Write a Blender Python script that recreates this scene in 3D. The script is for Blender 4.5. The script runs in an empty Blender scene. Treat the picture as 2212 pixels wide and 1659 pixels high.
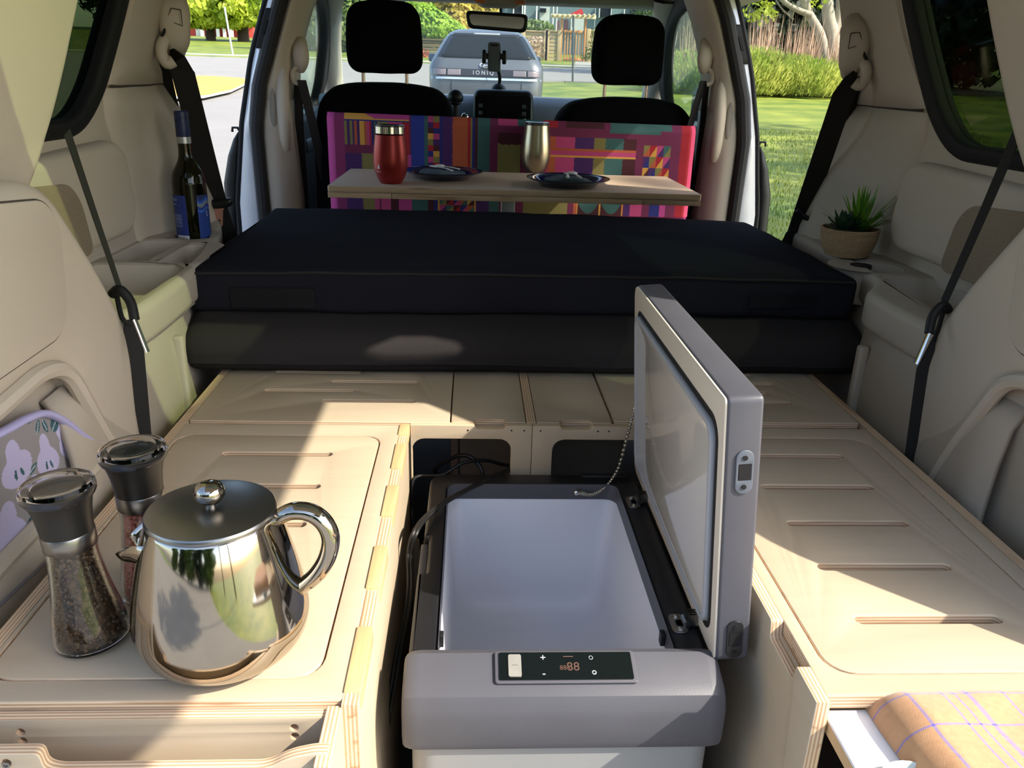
import bpy, bmesh, math, random
from math import sin, cos, pi, radians, sqrt, atan2, hypot
from mathutils import Vector, Matrix, noise
random.seed(7)
SC = bpy.context.scene
COL = SC.collection

# ------------------------------------------------------------------ camera
FPX, IW, IH = 1750.0, 2212.0, 1659.0
PIT, YAW, ROL = radians(20.7), radians(3.2), radians(1.8)
CAM = Vector((0, 0, 1.30))
_f = Vector((sin(YAW)*cos(PIT), cos(YAW)*cos(PIT), -sin(PIT)))
_r0 = Vector((cos(YAW), -sin(YAW), 0)); _u0 = _r0.cross(_f)
_r = _r0*cos(ROL) + _u0*sin(ROL); _u = _u0*cos(ROL) - _r0*sin(ROL)
cd = bpy.data.cameras.new('camera'); cam = bpy.data.objects.new('camera', cd); COL.objects.link(cam)
cam.matrix_world = Matrix(((_r.x, _u.x, -_f.x, CAM.x), (_r.y, _u.y, -_f.y, CAM.y), (_r.z, _u.z, -_f.z, CAM.z), (0, 0, 0, 1)))
cd.sensor_width = 36; cd.lens = FPX/IW*36; cd.clip_start = .02; cd.clip_end = 600
SC.camera = cam

# ------------------------------------------------------------------ light
SUN_AZ, SUN_EL = radians(65.6), radians(43.2)      # travel: from the right rear, forward and left
sdir = Vector((-sin(SUN_AZ)*cos(SUN_EL), cos(SUN_AZ)*cos(SUN_EL), -sin(SUN_EL)))
w = bpy.data.worlds.new('sky'); SC.world = w; w.use_nodes = True
nt = w.node_tree; nt.nodes.clear()
wo = nt.nodes.new('ShaderNodeOutputWorld'); bg = nt.nodes.new('ShaderNodeBackground')
sk = nt.nodes.new('ShaderNodeTexSky'); sk.sky_type = 'NISHITA'; sk.sun_disc = False
sk.sun_elevation = SUN_EL; sk.sun_rotation = atan2(-sdir.x, -sdir.y); sk.air_density = 1.0; sk.dust_density = 2.0; sk.ozone_density = 1.0
bg.inputs[1].default_value = 0.42
nt.links.new(sk.outputs[0], bg.inputs[0]); nt.links.new(bg.outputs[0], wo.inputs[0])
sl = bpy.data.lights.new('sun', 'SUN'); sl.energy = 7.6; sl.angle = radians(.55); sl.color = (1, .93, .80)
so = bpy.data.objects.new('sun', sl); COL.objects.link(so); so.rotation_mode = 'QUATERNION'
so.rotation_quaternion = sdir.to_track_quat('-Z', 'Y'); so.location = (6, -4, 6)
SC.view_settings.view_transform = 'Standard'; SC.view_settings.look = 'None'
SC.view_settings.exposure = 0.22; SC.view_settings.gamma = 1; SC.view_settings.use_curve_mapping = False

# ------------------------------------------------------------------ measuring helpers (turn a sight line into a place in the van)
def ray(x, y): return _f + _r*((x-IW/2)/FPX) - _u*((y-IH/2)/FPX)
def Zp(x, y, z): d = ray(x, y); return CAM + d*((z-CAM.z)/d.z)
def Yp(x, y, Y): d = ray(x, y); return CAM + d*(Y/d.y)
def Xp(x, y, X): d = ray(x, y); return CAM + d*(X/d.x)
G0, GK = -0.20, 0.050
def gz(Y): return G0 + GK*Y
def Gp(x, y):
    d = ray(x, y); t = (G0-CAM.z)/(d.z-GK*d.y); return CAM + d*t
CX = .115
def SX(s, xp): return CX + s*xp

# ------------------------------------------------------------------ materials
def lin(c):
    return tuple(((v/255)/12.92 if v/255 <= .04045 else ((v/255+.055)/1.055)**2.4) for v in c)
MATS = {}
def nodes(name):
    m = bpy.data.materials.new(name); m.use_nodes = True; t = m.node_tree
    b = t.nodes['Principled BSDF']; MATS[name] = m
    return m, t, b
def N(t, typ, **kw):
    n = t.nodes.new(typ)
    for k, v in kw.items(): setattr(n, k, v)
    return n
def mix(t, fac, a, b):
    n = N(t, 'ShaderNodeMix', data_type='RGBA')
    for s, v in ((n.inputs['Factor'], fac), (n.inputs[6], a), (n.inputs[7], b)):
        if hasattr(v, 'is_linked'): t.links.new(v, s)
        else: s.default_value = v if not isinstance(v, tuple) else (v + (1,) if len(v) == 3 else v)
    return n.outputs[2]
def mat(name, rgb, rough=.5, metal=0, var=.0, vs=8, bump=0, bs=200, spec=.5, trans=0, ior=1.45, coat=0, stretch=(1, 1, 1), aniso=0, sheen=0):
    m, t, b = nodes(name); c = lin(rgb)
    b.inputs['Base Color'].default_value = c + (1,); b.inputs['Roughness'].default_value = rough
    b.inputs['Metallic'].default_value = metal; b.inputs['Specular IOR Level'].default_value = spec
    b.inputs['Transmission Weight'].default_value = trans; b.inputs['IOR'].default_value = ior
    b.inputs['Coat Weight'].default_value = coat; b.inputs['Anisotropic'].default_value = aniso
    b.inputs['Sheen Weight'].default_value = sheen
    if var or bump:
        tc = N(t, 'ShaderNodeTexCoord'); mp = N(t, 'ShaderNodeMapping'); mp.inputs['Scale'].default_value = stretch
        t.links.new(tc.outputs['Object'], mp.inputs[0])
    if var:
        n = N(t, 'ShaderNodeTexNoise'); n.inputs['Scale'].default_value = vs; n.inputs['Detail'].default_value = 5
        t.links.new(mp.outputs[0], n.inputs[0])
        o = mix(t, n.outputs[0], tuple(v*(1-var) for v in c), tuple(min(1, v*(1+var)) for v in c))
        t.links.new(o, b.inputs['Base Color'])
    if bump:
        n = N(t, 'ShaderNodeTexNoise'); n.inputs['Scale'].default_value = bs; n.inputs['Detail'].default_value = 3
        t.links.new(mp.outputs[0], n.inputs[0])
        bp = N(t, 'ShaderNodeBump'); bp.inputs['Strength'].default_value = bump; bp.inputs['Distance'].default_value = .002
        t.links.new(n.outputs[0], bp.inputs['Height']); t.links.new(bp.outputs[0], b.inputs['Normal'])
    return m
def ply(name, axis, grain=0, face=(190, 176, 155), tint=1.0):
    """birch plywood: veneer on the two faces across `axis`, bands of plies on the edges"""
    m, t, b = nodes(name)
    tc = N(t, 'ShaderNodeTexCoord'); ge = N(t, 'ShaderNodeNewGeometry')
    sx = N(t, 'ShaderNodeSeparateXYZ'); t.links.new(tc.outputs['Normal'], sx.inputs[0])
    ab = N(t, 'ShaderNodeMath', operation='ABSOLUTE'); t.links.new(sx.outputs[axis], ab.inputs[0])
    gt = N(t, 'ShaderNodeMath', operation='GREATER_THAN'); gt.inputs[1].default_value = .6; t.links.new(ab.outputs[0], gt.inputs[0])
    mp = N(t, 'ShaderNodeMapping'); sc = [26, 26, 26]; sc[grain] = 2.2; mp.inputs['Scale'].default_value = sc
    t.links.new(tc.outputs['Object'], mp.inputs[0])
    n = N(t, 'ShaderNodeTexNoise'); n.inputs['Scale'].default_value = 2.4; n.inputs['Detail'].default_value = 7; n.inputs['Distortion'].default_value = .6
    t.links.new(mp.outputs[0], n.inputs[0])
    n2 = N(t, 'ShaderNodeTexNoise'); n2.inputs['Scale'].default_value = 5; n2.inputs['Detail'].default_value = 2
    t.links.new(tc.outputs['Object'], n2.inputs[0])
    c = lin(face)
    f1 = mix(t, n.outputs[0], tuple(v*.84 for v in c), tuple(min(1, v*1.12) for v in c))
    f2 = mix(t, n2.outputs[0], lin((184, 164, 137)), f1)
    sp = N(t, 'ShaderNodeSeparateXYZ'); t.links.new(tc.outputs['Object'], sp.inputs[0])
    mu = N(t, 'ShaderNodeMath', operation='MULTIPLY'); mu.inputs[1].default_value = 2*pi/.0042; t.links.new(sp.outputs[axis], mu.inputs[0])
    si = N(t, 'ShaderNodeMath', operation='SINE'); t.links.new(mu.outputs[0], si.inputs[0])
    rp = N(t, 'ShaderNodeMapRange'); rp.inputs['From Min'].default_value = -.5; rp.inputs['From Max'].default_value = .5; t.links.new(si.outputs[0], rp.inputs[0])
    e = mix(t, rp.outputs[0], lin((186, 150, 116)), lin((222, 200, 170)))
    e2 = mix(t, n.outputs[0], lin((150, 112, 80)), e)
    ef = N(t, 'ShaderNodeMapRange'); ef.inputs['From Min'].default_value = .3; ef.inputs['From Max'].default_value = .45; t.links.new(n.outputs[0], ef.inputs[0])
    e3 = mix(t, ef.outputs[0], e2, e)
    t.links.new(mix(t, gt.outputs[0], e3, f2), b.inputs['Base Color'])
    b.inputs['Roughness'].default_value = .48; b.inputs['Specular IOR Level'].default_value = .35
    return m
def attr_mat(name, rough=.7, bump=.0, bs=900, trans=0, sheen=0):
    m, t, b = nodes(name); a = N(t, 'ShaderNodeVertexColor'); a.layer_name = 'Col'
    t.links.new(a.outputs[0], b.inputs['Base Color']); b.inputs['Roughness'].default_value = rough; b.inputs['Sheen Weight'].default_value = sheen
    if bump:
        tc = N(t, 'ShaderNodeTexCoord'); n = N(t, 'ShaderNodeTexNoise'); n.inputs['Scale'].default_value = bs; t.links.new(tc.outputs['Object'], n.inputs[0])
        bp = N(t, 'ShaderNodeBump'); bp.inputs['Strength'].default_value = bump; bp.inputs['Distance'].default_value = .001
        t.links.new(n.outputs[0], bp.inputs['Height']); t.links.new(bp.outputs[0], b.inputs['Normal'])
    return m
def pane(name, tint, refl=.06, rough=.0, k=.35):
    m, t, b = nodes(name); t.nodes.remove(b); out = t.nodes['Material Output']
    tr = N(t, 'ShaderNodeBsdfTransparent'); tr.inputs[0].default_value = tint + (1,)
    gl = N(t, 'ShaderNodeBsdfGlossy'); gl.inputs['Roughness'].default_value = rough
    fr = N(t, 'ShaderNodeLayerWeight'); fr.inputs[0].default_value = .25
    mu = N(t, 'ShaderNodeMath', operation='MULTIPLY_ADD'); mu.inputs[1].default_value = k; mu.inputs[2].default_value = refl*.4
    t.links.new(fr.outputs['Fresnel'], mu.inputs[0])
    mx = N(t, 'ShaderNodeMixShader'); t.links.new(mu.outputs[0], mx.inputs[0]); t.links.new(tr.outputs[0], mx.inputs[1]); t.links.new(gl.outputs[0], mx.inputs[2])
    t.links.new(mx.outputs[0], out.inputs[0]); return m
def leafy(name, a, bcol, tr=.35, vs=.8, rough=.6):
    m, t, b = nodes(name); out = t.nodes['Material Output']
    tc = N(t, 'ShaderNodeTexCoord'); n = N(t, 'ShaderNodeTexNoise'); n.inputs['Scale'].default_value = vs; n.inputs['Detail'].default_value = 6
    t.links.new(tc.outputs['Object'], n.inputs[0])
    rp = N(t, 'ShaderNodeMapRange'); rp.inputs['From Min'].default_value = .3; rp.inputs['From Max'].default_value = .7; t.links.new(n.outputs[0], rp.inputs[0])
    c = mix(t, rp.outputs[0], lin(a), lin(bcol)); t.links.new(c, b.inputs['Base Color'])
    b.inputs['Roughness'].default_value = rough
    tl = N(t, 'ShaderNodeBsdfTranslucent'); t.links.new(c, tl.inputs[0])
    mx = N(t, 'ShaderNodeMixShader'); mx.inputs[0].default_value = tr; t.links.new(b.outputs[0], mx.inputs[1]); t.links.new(tl.outputs[0], mx.inputs[2])
    t.links.new(mx.outputs[0], out.inputs[0]); return m

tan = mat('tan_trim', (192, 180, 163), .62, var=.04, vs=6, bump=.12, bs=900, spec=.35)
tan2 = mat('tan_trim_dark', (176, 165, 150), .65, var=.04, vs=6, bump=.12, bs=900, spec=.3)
mesh_m = mat('speaker_mesh', (142, 126, 106), .8, var=.25, vs=260, bump=.5, bs=500)
black_p = mat('black_plastic', (20, 20, 22), .45)
rubber = mat('black_rubber', (16, 16, 18), .7)
seal_m = mat('seal', (34, 33, 34), .75, bump=.1)
white_paint = mat('white_paint', (188, 189, 194), .25, coat=.5)
belt_m = mat('belt_webbing', (30, 28, 27), .75, bump=.4, bs=700, stretch=(1, 1, 6))
fab_black = mat('black_fabric', (33, 33, 39), .95, var=.2, vs=3, bump=.35, bs=900, spec=.05)
fab_black2 = mat('charcoal_fabric', (50, 47, 47), .95, var=.45, vs=1500, bump=.45, bs=900, spec=.05)
seat_fab = mat('black_seat_fabric', (3, 3, 4), .95, var=.2, vs=4, bump=.3, bs=700, spec=.1)
ply_z = ply('ply_flat', 2, 0); ply_x = ply('ply_upright_x', 0, 1); ply_y = ply('ply_upright_y', 1, 0)
ply_dark = ply('ply_flat_table', 2, 0, face=(205, 182, 158))
cool_blk = mat('cooler_black', (30, 30, 33), .38, var=.1, vs=20)
cool_gry = mat('cooler_charcoal', (80, 80, 87), .42, var=.1, vs=14, bump=.05, bs=500)
cool_body = mat('cooler_grey', (140, 141, 142), .5, var=.04, vs=5, bump=.06, bs=500)
liner_w = mat('liner_white', (218, 219, 228), .35, var=.02, vs=8)
lid_cream = mat('lid_cream', (214, 204, 188), .4)
lid_gloss = mat('lid_gloss', (206, 200, 190), .09, coat=.6)
lid_gask = mat('gasket', (165, 168, 175), .5)
steel = mat('polished_steel', (176, 168, 156), .07, metal=1)
steel_b = mat('brushed_steel', (150, 148, 146), .3, metal=1, var=.1, vs=3, stretch=(1, 1, 1))
chrome = mat('chrome', (225, 225, 225), .08, metal=1)
glass = mat('clear_glass', (250, 252, 250), .0, trans=1, ior=1.45)
acry = mat('clear_lid', (245, 245, 250), .02, trans=1, ior=1.3)
green_glass = mat('bottle_glass', (56, 54, 8), .03, trans=.9, ior=1.45)
wine = mat('wine', (18, 14, 4), .1)
grey_p = mat('grey_plastic', (92, 98, 108), .5, bump=.1, bs=600)
dash_m = mat('dash_grey', (96, 102, 114), .55, bump=.15, bs=700)
asphalt = mat('asphalt', (134, 131, 126), .9, var=.14, vs=1.2, bump=.5, bs=60)
lawn_m = leafy('lawn_grass', (78, 104, 26), (142, 148, 52), .1, 1.1)
straw_m = leafy('straw_lawn', (176, 150, 60), (200, 168, 84), .1, 2.0)
concrete = mat('concrete', (188, 182, 170), .9, var=.08, vs=4)
car_paint = mat('grey_car_paint', (98, 101, 106), .32, metal=.45, coat=.4)
dark_glass = mat('dark_car_glass', (26, 30, 32), .25, spec=.12)
bark = mat('bark', (70, 58, 46), .9, var=.3, vs=4, bump=.8, bs=12)
birch = mat('pale_bark', (158, 150, 132), .85, var=.35, vs=5, bump=.5, bs=14)
cedar = mat('cedar_boards', (196, 138, 84), .75, var=.18, vs=3, stretch=(1, 1, 5))
fence_w = mat('fence_boards', (176, 156, 118), .8, var=.15, vs=3)
headliner = mat('headliner', (168, 164, 152), .9, bump=.2, bs=800)
TEXT_W = mat('print_white', (230, 232, 235), .5)
red_m = mat('red_print', (150, 20, 24), .6)

# ------------------------------------------------------------------ mesh helpers
ORG = {}
def tag(o, label=None, cat=None, group=None, kind=None):
    if label: o['label'] = label
    if cat: o['category'] = cat
    if group: o['group'] = group
    if kind: o['kind'] = kind
    return o
def thing(name, loc, label, cat, group=None):
    o = bpy.data.objects.new(name, None); COL.objects.link(o); o.location = loc; o.empty_display_size = .05
    ORG[o] = Vector(loc); return tag(o, label, cat, group)
def finish(name, me, m, parent=None, angle=35, origin=None, fix=True):
    if fix:
        bm = bmesh.new(); bm.from_mesh(me); bmesh.ops.remove_doubles(bm, verts=bm.verts, dist=1e-6)
        bmesh.ops.recalc_face_normals(bm, faces=bm.faces); bm.to_mesh(me); bm.free()
    if parent is not None: org = ORG[parent]
    elif origin is not None: org = Vector(origin)
    else:
        xs = [v.co for v in me.vertices]
        org = Vector(((min(c.x for c in xs)+max(c.x for c in xs))/2, (min(c.y for c in xs)+max(c.y for c in xs))/2, min(c.z for c in xs)))
    me.transform(Matrix.Translation(-org))
    for mm in (m if isinstance(m, (list, tuple)) else [m]): me.materials.append(mm)
    if angle:
        me.polygons.foreach_set('use_smooth', [True]*len(me.polygons)); me.set_sharp_from_angle(angle=radians(angle))
    me.update()
    o = bpy.data.objects.new(name, me); COL.objects.link(o); ORG[o] = org
    if parent is not None: o.parent = parent
    else: o.location = org
    return o
class MB:
    def __init__(s): s.v = []; s.f = []
    def add(s, vs, fs):
        k = len(s.v); s.v += [Vector(p) for p in vs]; s.f += [tuple(i+k for i in f) for f in fs]; return s
    def box(s, x0, x1, y0, y1, z0, z1):
        return s.add([(x, y, z) for z in (z0, z1) for y in (y0, y1) for x in (x0, x1)],
                     [(0, 2, 3, 1), (4, 5, 7, 6), (0, 1, 5, 4), (2, 6, 7, 3), (0, 4, 6, 2), (1, 3, 7, 5)])
    def rbox(s, x0, x1, y0, y1, z0, z1, r, seg=3, n=(1, 1, 1), fn=None):
        """rounded box; n = extra divisions per axis; fn displaces"""
        def ax(a, b, k):
            L = [a + r*(1-cos(pi/2*i/seg)) for i in range(seg+1)]
            M_ = [a+r+(b-a-2*r)*i/k for i in range(1, k)]
            R_ = [b - r*(1-cos(pi/2*i/seg)) for i in range(seg, -1, -1)]
            return L+M_+R_
        X, Y, Z = ax(x0, x1, n[0]), ax(y0, y1, n[1]), ax(z0, z1, n[2]); nx, ny, nz = len(X), len(Y), len(Z)
        idx = {}; vs = []; fs = []
        def vid(i, j, k):
            if (i, j, k) not in idx:
                p = Vector((X[i], Y[j], Z[k])); c = Vector((min(max(p.x, x0+r), x1-r), min(max(p.y, y0+r), y1-r), min(max(p.z, z0+r), z1-r)))
                d = p-c
                if d.length > 1e-9: p = c + d.normalized()*r
                if fn: p = fn(p)
                idx[(i, j, k)] = len(vs); vs.append(p)
            return idx[(i, j, k)]
        for i in range(nx-1):
            for j in range(ny-1):
                fs.append((vid(i, j, 0), vid(i, j+1, 0), vid(i+1, j+1, 0), vid(i+1, j, 0)))
                fs.append((vid(i, j, nz-1), vid(i+1, j, nz-1), vid(i+1, j+1, nz-1), vid(i, j+1, nz-1)))
        for i in range(nx-1):
            for k in range(nz-1):
                fs.append((vid(i, 0, k), vid(i+1, 0, k), vid(i+1, 0, k+1), vid(i, 0, k+1)))
                fs.append((vid(i, ny-1, k), vid(i, ny-1, k+1), vid(i+1, ny-1, k+1), vid(i+1, ny-1, k)))
        for j in range(ny-1):
            for k in range(nz-1):
                fs.append((vid(0, j, k), vid(0, j, k+1), vid(0, j+1, k+1), vid(0, j+1, k)))
                fs.append((vid(nx-1, j, k), vid(nx-1, j+1, k), vid(nx-1, j+1, k+1), vid(nx-1, j, k+1)))
        return s.add(vs, fs)
    def grid(s, rows, closed=False):
        n = len(rows[0]); vs = [p for r_ in rows for p in r_]; fs = []
        for i in range(len(rows)-1):
            for j in range(n if closed else n-1):
                fs.append((i*n+j, i*n+(j+1) % n, (i+1)*n+(j+1) % n, (i+1)*n+j))
        return s.add(vs, fs)
    def lathe(s, prof, c, seg=40, axis=None, cap=True):
        """prof: (radius, height) pairs about c"""
        c = Vector(c); rows = []
        for r_, h in prof: rows.append([c+Vector((r_*cos(2*pi*k/seg), r_*sin(2*pi*k/seg), h)) for k in range(seg)])
        if axis is not None:
            q = Vector((0, 0, 1)).rotation_difference(Vector(axis)); rows = [[c+q @ (p-c) for p in r_] for r_ in rows]
        s.grid(rows, True)
        if cap:
            k = len(s.v)
            s.f.append(tuple(range(k-seg, k))); s.f.append(tuple(reversed(range(k-seg*len(rows), k-seg*len(rows)+seg))))
        return s
    def tube(s, pts, r, seg=8, flat=None, cap=True):
        pts = [Vector(p) for p in pts]; rows = []; up = Vector((0, 0, 1)); prev = None
        for i, p in enumerate(pts):
            d = (pts[min(i+1, len(pts)-1)]-pts[max(i-1, 0)]).normalized()
            if prev is None: a = d.cross(up if abs(d.z) < .95 else Vector((1, 0, 0))).normalized()
            else: a = (prev - d*prev.dot(d)).normalized()
            prev = a; b = d.cross(a); rr = r(i/(len(pts)-1)) if callable(r) else r
            rows.append([p + a*(rr*cos(2*pi*k/seg)) + b*(rr*(flat or 1)*sin(2*pi*k/seg)) for k in range(seg)])
        s.grid(rows, True)
        if cap:
            k = len(s.v); s.f.append(tuple(range(k-seg, k))); s.f.append(tuple(reversed(range(k-seg*len(rows), k-seg*len(rows)+seg))))
        return s
    def ribbon(s, pts, wdir, th=.0015):
        rows = []
        for i, (p, wv) in enumerate(zip(pts, wdir)):
            p = Vector(p); wv = Vector(wv)
            d = (Vector(pts[min(i+1, len(pts)-1)])-Vector(pts[max(i-1, 0)])).normalized(); nn = d.cross(wv).normalized()*th
            rows.append([p-wv/2-nn, p+wv/2-nn, p+wv/2+nn, p-wv/2+nn])
        s.grid(rows, True); k = len(s.v); s.f.append((k-4, k-3, k-2, k-1)); n = len(rows)*4; s.f.append((k-n, k-n+3, k-n+2, k-n+1)); return s
    def ball(s, c, r, seg=10, sc=(1, 1, 1)):
        c = Vector(c); rows = []
        for i in range(seg//2+1):
            a = pi*i/(seg//2); rr = max(sin(a), 1e-3)
            rows.append([c+Vector((r*rr*cos(2*pi*k/seg)*sc[0], r*rr*sin(2*pi*k/seg)*sc[1], -r*cos(a)*sc[2])) for k in range(seg)])
        return s.grid(rows, True)
    def build(s, name, m, parent=None, angle=35, origin=None, fix=True):
        me = bpy.data.meshes.new(name); me.from_pydata([tuple(v) for v in s.v], [], s.f); me.validate(); return finish(name, me, m, parent, angle, origin, fix)
def smooth(pts, n=6, closed=False):
    """Catmull-Rom through points"""
    P = [Vector(p) for p in pts]; out = []; L = len(P)
    rng = range(L) if closed else range(L-1)
    for i in rng:
        p0 = P[(i-1) % L] if closed or i > 0 else P[i]; p1 = P[i]; p2 = P[(i+1) % L]; p3 = P[(i+2) % L] if closed or i+2 < L else p2
        for k in range(n):
            t = k/n; out.append(.5*((2*p1)+(p2-p0)*t+(2*p0-5*p1+4*p2-p3)*t*t+(3*p1-p0-3*p2+p3)*t**3))
    if not closed: out.append(P[-1])
    return out
def rrect(x0, x1, y0, y1, r, n=5):
    out = []
    for cx, cy, a in ((x1-r, y0+r, -90), (x1-r, y1-r, 0), (x0+r, y1-r, 90), (x0+r, y0+r, 180)):
        for k in range(n+1):
            t = radians(a+90*k/n); out.append((cx+r*cos(t), cy+r*sin(t)))
    return out
def fillet(pts, r, n=5):
    """round the corners of a polygon"""
    out = []; L = len(pts)
    for i in range(L):
        p0, p1, p2 = Vector(pts[i-1]).to_2d(), Vector(pts[i]).to_2d(), Vector(pts[(i+1) % L]).to_2d()
        rr = r[i] if isinstance(r, (list, tuple)) else r
        a, b = p0-p1, p2-p1; q = min(rr, a.length*.49, b.length*.49)
        if q < 1e-6: out.append(tuple(p1)); continue
        s_, e_ = p1+a.normalized()*q, p1+b.normalized()*q
        for k in range(n+1):
            t = k/n; out.append(tuple(s_*(1-t)**2+p1*2*t*(1-t)+e_*t*t))
    return out
def slot(x0, x1, y, w): return rrect(x0, x1, y-w/2, y+w/2, w*.499, 5)
def plate(name, outer, holes, T, m, parent=None, bev=0, fn=None, angle=35, origin=None, bres=2):
    """flat shape with holes, T thick, softened edges; fn maps (u, v, w in 0..T) into the van"""
    cu = bpy.data.curves.new(name, 'CURVE'); cu.dimensions = '2D'; cu.fill_mode = 'BOTH'
    cu.extrude = max(T/2-bev, 1e-5); cu.bevel_depth = bev; cu.bevel_resolution = bres; cu.offset = -bev
    def area(q): return sum(q[i-1][0]*q[i][1]-q[i][0]*q[i-1][1] for i in range(len(q)))
    outer = list(outer) if area(outer) > 0 else list(outer)[::-1]
    holes = [list(q)[::-1] if area(q) > 0 else list(q) for q in holes]
    for pts in [outer]+holes:
        sp = cu.splines.new('POLY'); sp.points.add(len(pts)-1); sp.use_cyclic_u = True
        for p, q in zip(sp.points, pts): p.co = (q[0], q[1], 0, 1)
    ob = bpy.data.objects.new(name+'_c', cu); me = bpy.data.meshes.new_from_object(ob)
    bpy.data.objects.remove(ob); bpy.data.curves.remove(cu); me.materials.clear()
    for v in me.vertices:
        u_, v_, w_ = v.co.x, v.co.y, v.co.z+T/2
        v.co = Vector(fn(u_, v_, w_)) if fn else Vector((u_, v_, w_))
    me.name = name
    return finish(name, me, m, parent, angle, origin)
def text(name, s, size, m, parent, fn, th=.0006, align='CENTER', spacing=1.0):
    cu = bpy.data.curves.new(name, 'FONT'); cu.body = s; cu.size = size; cu.align_x = align; cu.align_y = 'CENTER'; cu.extrude = th/2; cu.space_character = spacing; cu.resolution_u = 3
    ob = bpy.data.objects.new(name+'_c', cu); me = bpy.data.meshes.new_from_object(ob); bpy.data.objects.remove(ob); bpy.data.curves.remove(cu); me.materials.clear()
    for v in me.vertices: v.co = Vector(fn(v.co.x, v.co.y, v.co.z+th/2))
    me.name = name; return finish(name, me, m, parent, 30)
def painted(name, nu, nv, pos, colf, m, parent=None, origin=None, th=None, angle=35):
    """grid pos(u,v) whose print comes from colf(u,v)"""
    vs = [Vector(pos(i/nu, j/nv)) for j in range(nv+1) for i in range(nu+1)]
    fs = [(j*(nu+1)+i, j*(nu+1)+i+1, (j+1)*(nu+1)+i+1, (j+1)*(nu+1)+i) for j in range(nv) for i in range(nu)]
    me = bpy.data.meshes.new(name); me.from_pydata([tuple(v) for v in vs], [], fs)
    ca = me.color_attributes.new('Col', 'FLOAT_COLOR', 'CORNER'); dat = []
    for j in range(nv):
        for i in range(nu):
            c = lin(colf((i+.5)/nu, (j+.5)/nv)); dat += list(c+(1,))*4
    ca.data.foreach_set('color', dat)
    o = finish(name, me, m, parent, angle, origin, fix=False)
    if th:
        md = o.modifiers.new('thickness', 'SOLIDIFY'); md.thickness = th; md.offset = -1
    return o
def copy_tree(o, parent=None):
    c = o.copy(); COL.objects.link(c)
    if parent is not None: c.parent = parent
    ORG[c] = ORG.get(o, Vector())
    for ch in list(o.children): copy_tree(ch, c)
    return c
def struct(o): o['kind'] = 'structure'; return o
# ------------------------------------------------------------------ the van's shell (setting)
def lerp_tab(tab, x):
    if x <= tab[0][0]: return tab[0][1]
    for (a, va), (b, vb) in zip(tab, tab[1:]):
        if x <= b: return va+(vb-va)*(x-a)/(b-a)
    return tab[-1][1]
struct(MB().box(SX(-1, .97), SX(1, .97), .62, 4.6, .17, .22).build('floor', mat('floor_carpet', (58, 54, 50), .95, bump=.4, bs=300)))
# roof: headliner inside, sheet metal outside
rows = []
for i in range(13):
    Y = 1.31+2.61*i/12
    rows.append([(SX(1, xp), Y, 1.655+.03*sin(pi*i/12)-.06*(abs(xp)/.8)**4) for xp in [-.9+1.8*k/14 for k in range(15)]])
ce = struct(MB().grid(rows).build('ceiling', headliner)); md = ce.modifiers.new('thickness', 'SOLIDIFY'); md.thickness = .05; md.offset = 1
struct(MB().rbox(SX(-1, .80), SX(1, .80), 3.82, 4.02, 1.605, 1.68, .02).build('trim_header', headliner, origin=(CX, 3.9, 1.605)))

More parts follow.
